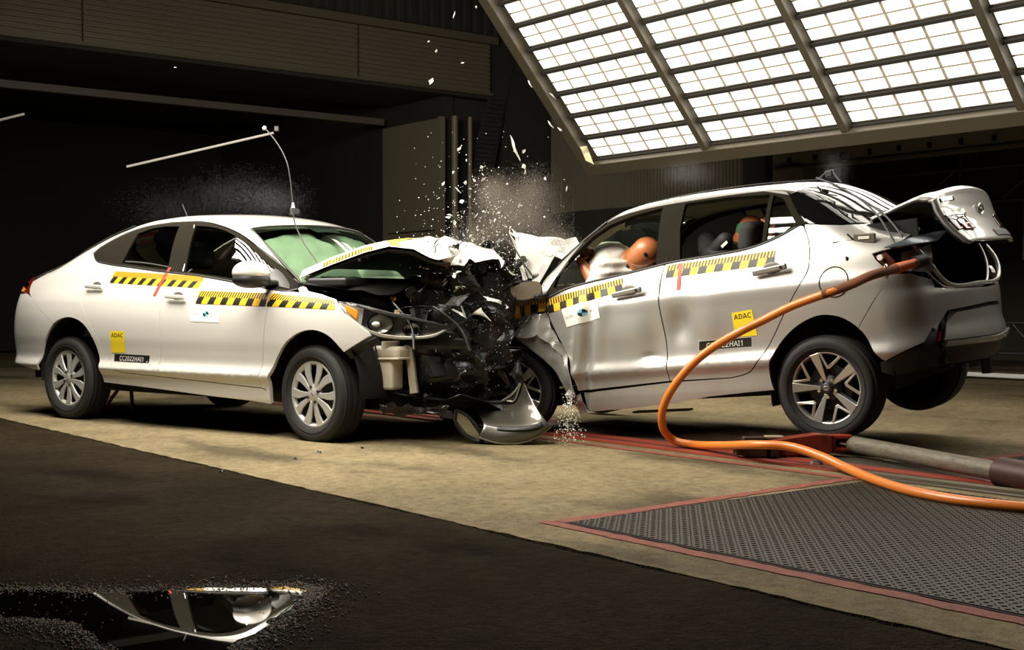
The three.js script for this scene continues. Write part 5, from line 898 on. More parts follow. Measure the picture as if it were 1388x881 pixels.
// ------------------------------------------------------------------ bodies grown from tapered bones
function grown(bones, lo, hi, cell, k = 0.03) {
  const n = [0, 1, 2].map((d) => Math.ceil((hi[d] - lo[d]) / cell) + 1), F = new Float32Array(n[0] * n[1] * n[2]), id = (i, j, l) => (l * n[1] + j) * n[0] + i;
  const B = bones.map(([a, b]) => ({ a, ab: [b[0] - a[0], b[1] - a[1], b[2] - a[2]], ra: a[3], rb: b[3] }));
  const sd = (x, y, z) => { let m = 9; for (const { a, ab, ra, rb } of B) { const px = x - a[0], py = y - a[1], pz = z - a[2], L = ab[0] ** 2 + ab[1] ** 2 + ab[2] ** 2, t = L ? clamp((px * ab[0] + py * ab[1] + pz * ab[2]) / L, 0, 1) : 0; const d = Math.hypot(px - ab[0] * t, py - ab[1] * t, pz - ab[2] * t) - lerp(ra, rb, t); m = m === 9 ? d : smin(m, d, k); } return m; };
  for (let l = 0; l < n[2]; l++) for (let j = 0; j < n[1]; j++) for (let i = 0; i < n[0]; i++) F[id(i, j, l)] = sd(lo[0] + i * cell, lo[1] + j * cell, lo[2] + l * cell);
  // surface nets
  const vert = new Map(), pos = [], nrm = [], idx = [], E = [[0, 1], [0, 2], [0, 4], [1, 3], [1, 5], [2, 3], [2, 6], [3, 7], [4, 5], [4, 6], [5, 7], [6, 7]];
  for (let l = 0; l < n[2] - 1; l++) for (let j = 0; j < n[1] - 1; j++) for (let i = 0; i < n[0] - 1; i++) {
    const c = []; for (let q = 0; q < 8; q++) c.push(F[id(i + (q & 1), j + ((q >> 1) & 1), l + (q >> 2))]);
    const neg = c.filter((v) => v < 0).length; if (!neg || neg === 8) continue;
    let x = 0, y = 0, z = 0, m = 0; for (const [a, b] of E) if ((c[a] < 0) !== (c[b] < 0)) { const t = c[a] / (c[a] - c[b]); x += lerp(a & 1, b & 1, t); y += lerp((a >> 1) & 1, (b >> 1) & 1, t); z += lerp(a >> 2, b >> 2, t); m++; }
    const p = [lo[0] + (i + x / m) * cell, lo[1] + (j + y / m) * cell, lo[2] + (l + z / m) * cell], e = cell * 0.5;
    vert.set(id(i, j, l), pos.length / 3); pos.push(...p); const g = V(sd(p[0] + e, p[1], p[2]) - sd(p[0] - e, p[1], p[2]), sd(p[0], p[1] + e, p[2]) - sd(p[0], p[1] - e, p[2]), sd(p[0], p[1], p[2] + e) - sd(p[0], p[1], p[2] - e)).normalize(); nrm.push(g.x, g.y, g.z);
  }
  const quad = (a, b, c, d, f) => { const q = [a, b, c, d].map((v) => vert.get(v)); if (q.some((v) => v === undefined)) return; f ? idx.push(q[0], q[1], q[2], q[0], q[2], q[3]) : idx.push(q[0], q[2], q[1], q[0], q[3], q[2]); };
  for (let l = 1; l < n[2] - 1; l++) for (let j = 1; j < n[1] - 1; j++) for (let i = 1; i < n[0] - 1; i++) {
    const a = F[id(i, j, l)] < 0;
    if (a !== (F[id(i + 1, j, l)] < 0)) quad(id(i, j - 1, l - 1), id(i, j, l - 1), id(i, j, l), id(i, j - 1, l), a);
    if (a !== (F[id(i, j + 1, l)] < 0)) quad(id(i - 1, j, l - 1), id(i - 1, j, l), id(i, j, l), id(i, j, l - 1), a);
    if (a !== (F[id(i, j, l + 1)] < 0)) quad(id(i - 1, j - 1, l), id(i, j - 1, l), id(i, j, l), id(i - 1, j, l), a);
  }
  return meshOf(pos, idx, undefined, nrm);
}
const inB = (g) => { g.position.copy(carB.position); g.quaternion.copy(carB.quaternion); return g; };
const dummySkin = M({ color: lin(0.50, 0.165, 0.055), roughness: 0.38, clearcoat: 0.3, clearcoatRoughness: 0.3 }), dummySkinDark = M({ color: lin(0.26, 0.085, 0.035), roughness: 0.45 });
{ // driver
  const d = inB(thing('crash_test_dummy', 'orange crash test dummy in a white shirt thrown over the driver window', 'dummy'));
  const bones = [
    [[1.12, 0.56, -0.36, 0.15], [1.34, 0.86, -0.36, 0.15]], [[1.34, 0.86, -0.36, 0.15], [1.56, 1.10, -0.37, 0.14]], [[1.56, 1.13, -0.52, 0.07], [1.54, 1.13, -0.20, 0.08]],
    [[1.50, 1.15, -0.40, 0.065], [1.40, 1.18, -0.42, 0.055]],                                                             // neck
    [[1.54, 1.11, -0.53, 0.058], [1.575, 0.985, -0.60, 0.050]], [[1.575, 0.985, -0.60, 0.046], [1.705, 1.185, -0.57, 0.032]],  // near arm
    [[1.54, 1.12, -0.18, 0.06], [1.66, 0.92, -0.12, 0.045]], [[1.66, 0.92, -0.12, 0.045], [1.80, 0.98, -0.20, 0.03]],
    [[1.10, 0.54, -0.45, 0.09], [1.52, 0.62, -0.46, 0.07]], [[1.10, 0.54, -0.27, 0.09], [1.52, 0.62, -0.26, 0.07]], [[1.52, 0.62, -0.46, 0.06], [1.68, 0.36, -0.44, 0.045]], [[1.52, 0.62, -0.26, 0.06], [1.68, 0.36, -0.28, 0.045]]];
  part('body', grown(bones, [0.9, 0.28, -0.70], [1.95, 1.35, 0.0], 0.014, 0.05), dummySkin, d);
  // head tipped back and down, face to the ground
  part('head', grown([[[1.285, 1.200, -0.43, 0.092], [1.325, 1.175, -0.43, 0.090]], [[1.36, 1.155, -0.44, 0.064], [1.385, 1.11, -0.44, 0.044]], [[1.405, 1.15, -0.45, 0.020], [1.432, 1.145, -0.45, 0.014]], [[1.375, 1.075, -0.44, 0.036], [1.405, 1.075, -0.44, 0.026]]], [1.14, 0.98, -0.62], [1.49, 1.34, -0.28], 0.006, 0.022), dummySkin, d);
  part('mouth', new THREE.SphereGeometry(0.026, 14, 10).scale(1.2, 0.8, 0.8).translate(1.405, 1.112, -0.468), gapBlack, d);
  for (const [x, y, z, r] of [[1.248, 1.178, -0.512, 0.012], [1.26, 1.105, -0.480, 0.008]]) part('socket', new THREE.SphereGeometry(r, 12, 8).translate(x, y, z), gapBlack, d);
  part('skull_cap_seam', tube([V(1.25, 1.105, -0.487), V(1.30, 1.108, -0.508), V(1.35, 1.12, -0.503), V(1.385, 1.155, -0.49)], 0.003, 24, 5), dummySkinDark, d);
  const shirt = M({ color: lin(0.74, 0.70, 0.62), roughness: 0.9 });
  const sg = grown([[[1.36, 0.88, -0.36, 0.165], [1.575, 1.10, -0.38, 0.155]], [[1.575, 1.10, -0.38, 0.155], [1.62, 1.155, -0.38, 0.125]], [[1.545, 1.115, -0.53, 0.090], [1.57, 1.02, -0.59, 0.072]], [[1.55, 1.14, -0.42, 0.125], [1.60, 1.10, -0.44, 0.11]], [[1.55, 1.12, -0.2, 0.085], [1.6, 1.03, -0.16, 0.075]]], [1.1, 0.65, -0.72], [1.85, 1.38, 0.02], 0.013, 0.05);
  { const a = sg.attributes.position, nn = sg.attributes.normal; for (let i = 0; i < a.count; i++) { const k = 0.017 * (1 - 2 * Math.abs(noise3(a.getX(i) * 10, a.getY(i) * 17, a.getZ(i) * 8))) + 0.004 * noise3(a.getX(i) * 30, a.getY(i) * 34, a.getZ(i) * 20); a.setXYZ(i, a.getX(i) + nn.getX(i) * k, a.getY(i) + nn.getY(i) * k, a.getZ(i) + nn.getZ(i) * k); } sg.computeVertexNormals(); }
  part('shirt', sg, shirt, d);
  part('shirt_hole', new THREE.SphereGeometry(0.012, 10, 8).translate(1.695, 1.155, -0.475), gapBlack, d);
  // near hand: palm, thumb and four bent fingers
  const wr = [1.705, 1.18, -0.52], H = [[[...wr, 0.028], [1.710, 1.225, -0.505, 0.034]], [[1.710, 1.225, -0.505, 0.030], [1.685, 1.235, -0.49, 0.028]]];
  for (let f = 0; f < 4; f++) { const z = -0.535 + f * 0.021, l = [0.9, 1.05, 1.0, 0.8][f], b = [1.710 - f * 0.004, 1.245 - f * 0.003, z]; const c = [b[0] - 0.034 * l, b[1] + 0.016 * l, z], e = [c[0] - 0.026 * l, c[1] - 0.010, z], g2 = [e[0] - 0.010, e[1] - 0.020 * l, z]; H.push([[...b, 0.0105], [...c, 0.0098]], [[...c, 0.0096], [...e, 0.0088]], [[...e, 0.0088], [...g2, 0.0076]]); }
  H.push([[1.715, 1.205, -0.54, 0.014], [1.685, 1.20, -0.565, 0.0115]], [[1.685, 1.20, -0.565, 0.0115], [1.655, 1.205, -0.565, 0.009]]);
  part('hand', grown(H, [1.62, 1.13, -0.60], [1.80, 1.31, -0.43], 0.0035, 0.010), dummySkinDark, d);
  part('wrist_joint', new THREE.TorusGeometry(0.028, 0.006, 8, 24).rotateX(1.2).translate(1.707, 1.187, -0.517), gapBlack, d);
}
{ // child in the rear
  const d = inB(thing('child_dummy', 'orange child dummy slumped behind a black child seat in the rear', 'dummy'));
  part('body', grown([[[0.52, 0.66, -0.30, 0.12], [0.58, 0.98, -0.30, 0.11]], [[0.58, 1.0, -0.42, 0.05], [0.58, 1.0, -0.18, 0.05]], [[0.58, 1.08, -0.30, 0.04], [0.60, 1.16, -0.30, 0.04]], [[0.58, 1.0, -0.43, 0.04], [0.44, 0.98, -0.48, 0.032]], [[0.44, 0.98, -0.48, 0.03], [0.40, 1.18, -0.46, 0.022]], [[0.52, 0.64, -0.38, 0.06], [0.78, 0.72, -0.38, 0.05]], [[0.52, 0.64, -0.22, 0.06], [0.78, 0.72, -0.22, 0.05]]], [0.2, 0.5, -0.6], [0.95, 1.3, -0.05], 0.014, 0.04), dummySkin, d);
  part('head', grown([[[0.615, 1.235, -0.30, 0.085], [0.60, 1.265, -0.30, 0.078]], [[0.66, 1.20, -0.30, 0.05], [0.68, 1.19, -0.30, 0.04]], [[0.705, 1.225, -0.30, 0.014], [0.715, 1.215, -0.30, 0.012]]], [0.45, 1.05, -0.45], [0.78, 1.4, -0.15], 0.007, 0.03), dummySkin, d);
  const H = [[[0.40, 1.18, -0.46, 0.022], [0.395, 1.225, -0.455, 0.028]]]; for (let f = 0; f < 4; f++) { const z = -0.478 + f * 0.015; H.push([[0.395, 1.235, z, 0.009], [0.41, 1.275 + 0.004 * f, z, 0.008]], [[0.41, 1.275 + 0.004 * f, z, 0.008], [0.44, 1.295, z, 0.007]]); } H.push([[0.38, 1.21, -0.47, 0.01], [0.36, 1.245, -0.48, 0.008]]);
  part('hand', grown(H, [0.32, 1.13, -0.52], [0.48, 1.33, -0.40], 0.004, 0.01), dummySkinDark, d);
  part('green_patch', new THREE.SphereGeometry(0.091, 20, 14, 3.6, 0.9, 1.0, 0.9).translate(0.605, 1.25, -0.30), M({ color: lin(0.05, 0.16, 0.06), roughness: 0.6 }), d);
  const s = inB(thing('child_restraint', 'black child seat in the rear of the silver car', 'child seat')), black = M({ color: lin(0.014, 0.013, 0.013), roughness: 0.7 });
  part('shell', grown([[[0.72, 0.66, -0.32, 0.20], [0.70, 1.02, -0.34, 0.16]], [[0.76, 1.02, -0.36, 0.15], [0.80, 1.10, -0.36, 0.12]], [[0.70, 1.05, -0.46, 0.08], [0.80, 1.12, -0.46, 0.06]]], [0.4, 0.4, -0.62], [1.05, 1.28, -0.05], 0.016, 0.06), black, s);
  part('head_wing', grown([[[0.78, 1.14, -0.46, 0.05], [0.70, 1.20, -0.47, 0.05]], [[0.86, 1.16, -0.38, 0.07], [0.88, 1.22, -0.36, 0.06]]], [0.5, 1.0, -0.6], [1.0, 1.32, -0.2], 0.012, 0.04), black, s);
  part('label', rbox(0.05, 0.018, 0.003, 0.001).rotateZ(-0.6).translate(0.68, 1.175, -0.522), white, s);
}

// ------------------------------------------------------------------ things round the cars
const orange = M({ color: lin(0.72, 0.20, 0.022), roughness: 0.38, clearcoat: 0.3, clearcoatRoughness: 0.3 });
{
  const h = thing('orange_hose', 'long orange measuring cable looping from the silver tail to the floor', 'cable');
  const air = [V(2.10, 1.05, -6.95), V(1.90, 1.00, -6.85), V(1.80, 0.95, -6.90), V(1.67, 0.90, -6.95), V(1.53, 0.84, -7.05), V(1.39, 0.76, -7.15), V(1.26, 0.69, -7.20), V(1.13, 0.60, -7.30), V(1.03, 0.51, -7.35), V(0.95, 0.41, -7.39), V(0.89, 0.30, -7.44), V(0.87, 0.20, -7.49), V(0.89, 0.11, -7.54), V(0.95, 0.05, -7.58)];
  const floor = [V(1.04, 0.035, -7.50), V(1.177, 0.063, -7.18), V(1.309, 0.104, -6.84), V(1.45, 0.106, -6.74), V(1.575, 0.074, -6.60), V(1.67, 0.033, -6.40), V(1.705, 0.026, -6.02), V(1.77, 0.026, -5.65), V(1.89, 0.026, -5.40), V(2.08, 0.026, -5.22), V(2.30, 0.026, -5.10), V(2.9, 0.026, -4.95)];
  part('cable', tube([...air, ...floor], 0.0235, 320, 14), orange, h);
  const sleeve = M({ color: lin(0.36, 0.13, 0.05), roughness: 0.8, bumpMap: (() => { const t = treadTex.clone(); t.repeat.set(3, 30); t.needsUpdate = true; return t; })(), bumpScale: 0.003 });
  part('sleeve', tube(air.slice(0, 4), 0.0255, 60, 14), sleeve, h);
  part('coupling', new THREE.TorusGeometry(0.034, 0.009, 10, 28).rotateY(1.1).translate(2.0, 1.025, -6.90), chrome, h);
  part('end_fitting', rod(V(2.06, 1.04, -6.93), V(2.20, 1.08, -6.99), 0.03, 16, 0.022), M({ color: lin(0.60, 0.12, 0.02), roughness: 0.4 }), h);
  part('plug', rod(V(2.18, 1.075, -6.985), V(2.24, 1.09, -7.01), 0.036, 18), darkPlastic, h);
}
{ // tow dolly with its pipe
  const t = trackPlaced(thing('tow_dolly', 'red tow bracket on the rail with a long grey pipe behind it', 'tow bracket'));
  const grey = M({ color: lin(0.20, 0.18, 0.13), roughness: 0.6, metalness: 0.2, map: fineGrain }), red = M({ color: lin(0.42, 0.045, 0.018), roughness: 0.45, map: fineGrain });
  part('pipe', rod(V(2.63, 0.078, -0.455), V(3.80, 0.066, -0.075), 0.046, 20), grey, t);
  part('collar', rod(V(3.74, 0.066, -0.095), V(4.05, 0.062, 0.005), 0.072, 20), M({ color: lin(0.05, 0.022, 0.016), roughness: 0.5, metalness: 0.4 }), t);
  part('under_rail', barBetween(V(3.02, 0.012, 0.105), V(4.1, 0.012, 0.09), 0.07, 0.02), M({ color: lin(0.17, 0.14, 0.09), roughness: 0.6, metalness: 0.2, map: fineGrain }), t);
  const turn = (g) => g.rotateY(0.913).translate(2.555, 0, -0.405);
  part('clevis', turn(merged([rbox(0.12, 0.02, 0.10, 0.006, 0.02, 0.118, 0), rbox(0.12, 0.02, 0.10, 0.006, 0.02, 0.05, 0), rbox(0.03, 0.088, 0.10, 0.006, -0.03, 0.084, 0)])), red, t);
  part('pin', rod(V(2.57, 0.082, -0.42), V(2.65, 0.080, -0.45), 0.018, 12), chrome, t);
  part('arm', (() => { const sh = new THREE.Shape([new THREE.Vector2(-0.46, 0), new THREE.Vector2(-0.04, 0.02), new THREE.Vector2(-0.04, 0.112), new THREE.Vector2(-0.12, 0.118), new THREE.Vector2(-0.46, 0.07)]); return turn(new THREE.ExtrudeGeometry(sh, { depth: 0.11, bevelEnabled: true, bevelSize: 0.004, bevelThickness: 0.004, bevelSegments: 2 }).translate(0, 0.012, -0.055)); })(), M({ color: lin(0.28, 0.036, 0.016), roughness: 0.5, map: fineGrain }), t);
  part('cap_plate', turn(rbox(0.10, 0.012, 0.07, 0.003, -0.34, 0.112, -0.03)), M({ color: lin(0.4, 0.34, 0.22), roughness: 0.5 }), t);
  part('guide_block', merged([turn(rbox(0.13, 0.11, 0.07, 0.008, -0.47, 0.07, 0.08)), turn(rbox(0.05, 0.07, 0.08, 0.006, -0.36, 0.05, 0.07)), turn(rbox(0.05, 0.05, 0.09, 0.006, -0.55, 0.05, 0.06))]), M({ color: lin(0.07, 0.032, 0.022), roughness: 0.6, metalness: 0.3, map: fineGrain }), t);
}
// torn bumper corner on the ground between the front wheels
{
  const b = thing('torn_bumper_corner', 'silver torn bumper corner lying on the slab between the two cars', 'bumper');
  const rows = [[V(-0.25, 0.235, -8.0), V(-0.13, 0.23, -8.02), V(0.00, 0.245, -8.02), V(0.045, 0.31, -8.0), V(0.07, 0.375, -7.97)], [V(-0.20, 0.17, -7.88), V(-0.10, 0.165, -7.88), V(0.02, 0.17, -7.88), V(0.09, 0.21, -7.88), V(0.13, 0.25, -7.88)], [V(-0.17, 0.11, -7.80), V(-0.06, 0.09, -7.78), V(0.05, 0.09, -7.76), V(0.14, 0.10, -7.76), V(0.22, 0.125, -7.78)], [V(-0.20, 0.05, -7.79), V(-0.10, 0.02, -7.77), V(0.03, 0.014, -7.77), V(0.13, 0.042, -7.77), V(0.235, 0.112, -7.80)], [V(-0.19, 0.03, -7.90), V(-0.10, 0.012, -7.9), V(0.03, 0.012, -7.9), V(0.12, 0.03, -7.9), V(0.22, 0.09, -7.92)]].map((r) => new THREE.CatmullRomCurve3(r));
  const f = (u, v) => { const c = new THREE.CatmullRomCurve3(rows.map((r) => r.getPoint(u)), false, 'centripetal'); return c.getPoint(v); };
  part('skin', sheet(f, 30, 26, 0.003), M({ color: lin(0.085, 0.078, 0.06), metalness: 0.5, roughness: 0.4, clearcoat: 1, clearcoatRoughness: 0.05 }), b);
  part('black_trim', tube([f(0, 0), f(0.25, 0), f(0.5, 0), f(0.75, 0), f(1, 0)].map((p) => p.add(V(0, 0.008, 0.004))), 0.013, 40, 8), darkPlastic, b);
  part('trim_edge', tube([f(0.5, 0), f(0.75, 0), f(1, 0)].map((p) => p.add(V(0.008, 0.016, 0.012))), 0.004, 30, 6), chrome, b);
  part('dark_slot', sheet((u, v) => f(0.18 + 0.72 * u, 0.45 + 0.07 * v).add(V(0, 0.004, 0.006)), 20, 3, 0.004), darkPlastic, b);
  part('sensor', cyl(0.022, 0.022, 0.012, 20).rotateX(1.0).translate(-0.08, 0.205, -7.955), darkPlastic, b);
  part('lower_lip', sheet((u, v) => f(u, 0.74 + 0.12 * v).add(V(0, -0.002, 0.006)), 30, 4, 0.004), M({ color: lin(0.30, 0.275, 0.22), metalness: 0.4, roughness: 0.3, clearcoat: 1 }), b);
  const fog = new THREE.Shape([new THREE.Vector2(-0.33, 0.20), new THREE.Vector2(-0.27, 0.16), new THREE.Vector2(-0.20, 0.06), new THREE.Vector2(-0.205, 0.03), new THREE.Vector2(-0.27, 0.06), new THREE.Vector2(-0.335, 0.14)]);
  part('fog_lamp', new THREE.ExtrudeGeometry(fog, { depth: 0.02, bevelEnabled: true, bevelSize: 0.012, bevelThickness: 0.012, bevelSegments: 3 }).translate(0, 0, -7.86), M({ color: lin(0.35, 0.34, 0.30), metalness: 0.9, roughness: 0.15 }), b);
  part('fog_bezel', tube([V(-0.34, 0.21, -7.82), V(-0.27, 0.17, -7.82), V(-0.19, 0.06, -7.82), V(-0.20, 0.02, -7.82), V(-0.28, 0.05, -7.82), V(-0.345, 0.14, -7.82), V(-0.34, 0.21, -7.82)], 0.010, 50, 8), darkPlastic, b);
  part('strut', merged([tube([V(-0.06, 0.25, -8.0), V(0.0, 0.29, -7.98), V(0.055, 0.36, -7.97)], 0.008, 16, 6), tube([V(-0.03, 0.25, -7.99), V(0.01, 0.25, -7.98), V(0.055, 0.36, -7.97)], 0.006, 16, 6)]), M({ color: lin(0.4, 0.38, 0.32), metalness: 0.6, roughness: 0.3 }), b);
}
// flying parts above the impact
{
  const dk = M({ color: lin(0.008, 0.008, 0.008), roughness: 0.3 });
  const g = thing('air_intake', 'black round air intake flung up between the two cars', 'car part'); g.position.set(-0.16, 1.225, -8.42);
  part('ring', new THREE.TorusGeometry(0.035, 0.011, 10, 32), dk, g); part('cone', new THREE.CylinderGeometry(0.034, 0.028, 0.05, 24, 1, true).rotateX(Math.PI / 2).translate(0, 0, -0.02), dk, g); part('back', cyl(0.028, 0.028, 0.006, 24).rotateX(Math.PI / 2).translate(0, 0, -0.045), dk, g);
  part('mount', crumpled(V(0.03, 0.02, 0), V(0.10, 0.04, 0.01), V(0.085, -0.045, 0), V(0.04, -0.055, 0), 0.012, 12, 3, { thick: 0.02 }), dk, g);
  const s = thing('black_strut', 'black torn strut tumbling beside the white bonnet tip', 'car part');
  part('blade', crumpled(V(-0.31, 1.15, -8.4), V(-0.26, 1.17, -8.38), V(-0.18, 1.0, -8.38), V(-0.22, 0.97, -8.4), 0.02, 10, 6, { thick: 0.012 }), dk, s);
  part('tip', crumpled(V(-0.34, 1.34, -8.4), V(-0.31, 1.36, -8.4), V(-0.28, 1.20, -8.38), V(-0.32, 1.18, -8.4), 0.03, 14, 9, { tear: 0.02 }), dk, s);
}
// bright shards: a few shapes, every shard its own object
const shardMat = M({ color: lin(0.62, 0.60, 0.54), roughness: 0.35, metalness: 0.2, side: THREE.DoubleSide });
const shardDark = M({ color: lin(0.02, 0.018, 0.016), roughness: 0.5 });
const shardGeo = [0, 1, 2, 3].map((k) => { const w = [0.22, 0.35, 0.5, 0.7][k]; return crumpled(V(-0.5, -w * 0.3, 0), V(0.1, -w * 0.6, 0), V(0.5, w * 0.1, 0), V(-0.2, w * 0.6, 0), 0.12, 2.2, k * 4 + 1, { nu: 5, nv: 5, thick: 0.06 }); });
const shards = [[0.27, 2.11, -9.09, 0.067], [0.32, 2.02, -8.67, 0.040], [0.02, 1.94, -9.09, 0.197], [0.08, 1.79, -8.83, 0.040], [0.09, 1.75, -8.81, 0.035], [-0.34, 1.85, -8.33, 0.043], [-0.32, 1.86, -9.09, 0.021], [-0.19, 1.71, -8.12, 0.028], [-0.19, 1.69, -8.37, 0.024], [-0.39, 1.72, -8.55, 0.024], [-0.26, 1.70, -8.89, 0.030], [-0.30, 1.63, -8.31, 0.028], [-0.29, 1.65, -8.98, 0.031], [-0.38, 1.65, -9.10, 0.067], [-0.44, 1.62, -8.28, 0.033], [-0.34, 1.54, -8.71, 0.035], [-0.39, 1.41, -8.12, 0.042], [-0.42, 1.42, -8.50, 0.039], [-0.36, 1.36, -8.15, 0.033], [-0.25, 1.47, -9.07, 0.052], [-0.23, 1.36, -8.55, 0.029], [0.05, 1.54, -9.06, 0.047], [-0.09, 1.48, -8.90, 0.025], [0.23, 1.72, -8.98, 0.026], [0.35, 1.59, -8.29, 0.038], [-0.18, 1.64, -8.19, 0.037], [0.08, 1.88, -8.72, 0.035]];
const shards2 = [[-0.03, 1.62, -8.28, 0.014], [-0.15, 1.42, -8.84, 0.020], [-0.04, 1.36, -8.52, 0.024], [-0.54, 2.34, -8.65, 0.049], [-0.53, 2.62, -9.07, 0.026], [-0.33, 2.46, -8.65, 0.030], [-0.53, 2.52, -8.24, 0.019], [-0.37, 2.70, -8.29, 0.052], [-0.24, 2.84, -8.68, 0.020], [-2.25, 2.43, -8.65, 0.020], [0.12, 2.34, -8.76, 0.060], [0.27, 2.22, -8.53, 0.063], [0.22, 1.44, -8.76, 0.015]];
const notable = { 0: 'pale shard just left of the lower end of the lamp bank side frame', 2: 'long bright sliver hanging slanted in the air, longest of all the flying shards', 3: 'pale shard right under the long bright sliver', 5: 'pale shard highest in front of the grey brown door edge posts', 13: 'upright pale sliver in front of the corrugated corner, left of the dust', 16: 'leftmost large pale shard low above the peeled bonnet', 19: 'pale shard at the left rim of the brown dust cloud', 21: 'upright pale shard in the middle of the brown dust', 24: 'pale shard in front of the ribbed wall right of the dust', 30: 'pale chip flying in front of the right end of the ribbed fascia', 34: 'pale chip at the very top, left of the lamp bank corner', 36: 'tiny bright chip high above the white car roof, alone', 37: 'clear sliver overlapping the outer edge of the lamp bank side frame', 38: 'clear sliver across the lit edge of the lowest lamp rows' };
[...shards, ...shards2].forEach(([x, y, z, s], i) => {
  const own = notable[i], m = solo('flying_shard', shardGeo[s > 0.05 ? 0 : i % 4], shardMat, own ?? 'small pale shard flung into the air above the impact', 'shard', own ? undefined : 'pale shards flying above the impact');
  m.position.set(x, y, z); m.scale.set(s, s > 0.15 ? s * 0.32 : s > 0.05 ? s * 0.5 : s, s); m.rotation.set(rr(-0.6, 0.6), rr(-0.6, 0.6), s > 0.15 ? -1.2 : s > 0.055 ? -1.1 + rr(-0.4, 0.4) : rr(0, 6.28));
});
for (let i = 0; i < 60; i++) { const q = rr(0, 6.28), r = rr(0.05, 0.55), m = solo('flying_shard', shardGeo[i % 4], i % 3 ? shardMat : shardDark, 'small pale shard flung into the air above the impact', 'shard', 'pale shards flying above the impact'); m.position.set(-0.2 + r * Math.cos(q) * 0.8, rr(0.62, 1.5), -8.25 + r * Math.sin(q) * 0.4); m.scale.setScalar(rr(0.012, 0.03)); m.rotation.set(rr(0, 6), rr(0, 6), rr(0, 6)); if (i % 3 === 0) { m.userData.label = 'small black splinter flung into the air over the impact'; m.userData.group = 'black splinters over the impact'; } }
{ const y = solo('yellow_scrap', crumpled(V(-0.04, 0.055, 0), V(0.0, 0.06, 0), V(0.045, -0.055, 0.01), V(-0.005, -0.03, 0), 0.012, 14, 4, { nu: 8, nv: 8 }), M({ color: lin(0.62, 0.60, 0.34), roughness: 0.5 }), 'pale yellow scrap floating at the lower left corner of the lamp bank', 'scrap'); y.position.set(0.463, 1.77, -8.02); }
for (const [x, y, z, c, l] of [[-0.74, 0.885, -8.0, [0.55, 0.22, 0.06], 'brown scrap like a dry leaf flying over the dark engine bay'], [-0.62, 0.875, -8.1, [0.75, 0.55, 0.15], 'yellow scrap like a leaf flying over the dark engine bay'], [-0.70, 0.80, -7.85, [0.6, 0.42, 0.2], 'tan scrap flying just above the headlamp']]) { const m = solo('leaf_scrap', crumpled(V(-0.02, -0.01, 0), V(0.02, -0.012, 0), V(0.022, 0.012, 0), V(-0.012, 0.015, 0), 0.008, 30, x * 9, { nu: 6, nv: 6 }), M({ color: lin(...c), roughness: 0.6 }), l, 'scrap'); m.position.set(x, y, z); }
for (const [i, p] of [[-1.19, -7.05], [-1.10, -7.36], [-0.88, -7.58], [-0.18, -7.9], [-0.68, -8.3], [-1.47, -6.52]].entries()) { const m = solo('floor_chip', shardGeo[3], shardDark, 'small black chip on the slab, ' + ['left below the white front tyre', 'just below the white front tyre', 'right of the white front tyre', 'in front of the torn bumper corner', 'under the wrecked white nose', 'farthest left, close to the dark joint'][i], 'chip', 'black chips on the slab'); m.position.set(p[0], 0.006, p[1]); m.scale.set(0.03, 0.03, 0.08); m.rotation.set(-1.5, 0, i); }
{ const m = solo('floor_scrap', crumpled(V(-0.07, 0, 0), V(0.06, 0.01, 0), V(0.055, 0.05, -0.05), V(0.0, 0.02, -0.05), 0.02, 16, 4), shardDark, 'black curled scrap on the rail beside the tow bracket', 'scrap'); m.position.set(1.60, 0.008, -6.78); m.scale.setScalar(0.6); }
// glass crumbs, dust and smoke: countless specks
const speck = new THREE.TetrahedronGeometry(1);
function specks(name, label, cat, n, size, mat, place) {
  const im = shadows(new THREE.InstancedMesh(speck, mat, n)); im.name = numbered(name); stuff(im, label, cat); scene.add(im);
  const m = new THREE.Matrix4(), q = new THREE.Quaternion(), e = new THREE.Euler();
  for (let i = 0; i < n; i++) { const p = place(i); q.setFromEuler(e.set(rnd() * 6, rnd() * 6, rnd() * 6)); const s = size * (0.5 + rnd()) * (p.k ?? 1); im.setMatrixAt(i, m.compose(p, q, V(s, s, s))); }
  return im;
}
const gauss = () => clamp(Math.sqrt(-2 * Math.log(1 - rnd() * 0.995)) * Math.cos(6.2832 * rnd()), -2.6, 2.6) * 0.66;
const crumbMat = M({ color: lin(0.75, 0.75, 0.68), roughness: 0.2, metalness: 0.1 });
specks('glass_crumbs', 'spray of glass crumbs pouring down below the crushed wing', 'glass crumbs', 420, 0.0042, crumbMat, () => { const t = rnd(); return V(0.34 + gauss() * 0.05 * (0.4 + t), 0.33 - 0.30 * t + gauss() * 0.02, -7.70 + gauss() * 0.05); });
specks('glass_crumbs', 'glittering specks of glass and paint hanging over the impact', 'glass crumbs', 900, 0.0036, crumbMat, () => V(-0.2 + gauss() * 0.32, 1.0 + Math.abs(gauss()) * 0.55, -8.35 + gauss() * 0.3));
specks('glass_crumbs', 'fine specks scattered through the dark wreckage', 'glass crumbs', 700, 0.0030, crumbMat, () => V(-0.28 + gauss() * 0.22, 0.62 + gauss() * 0.30, -8.02 + gauss() * 0.12));
const dustMat = M({ color: lin(0.21, 0.18, 0.15), roughness: 1 });
const puff = (list) => { const tot = list.reduce((s, c) => s + c[6], 0); return () => { let k = rnd() * tot, c = list[0]; for (const q of list) { k -= q[6]; if (k < 0) { c = q; break; } } return V(c[0] + gauss() * c[3], c[1] + gauss() * c[4], c[2] + gauss() * c[5]); }; };
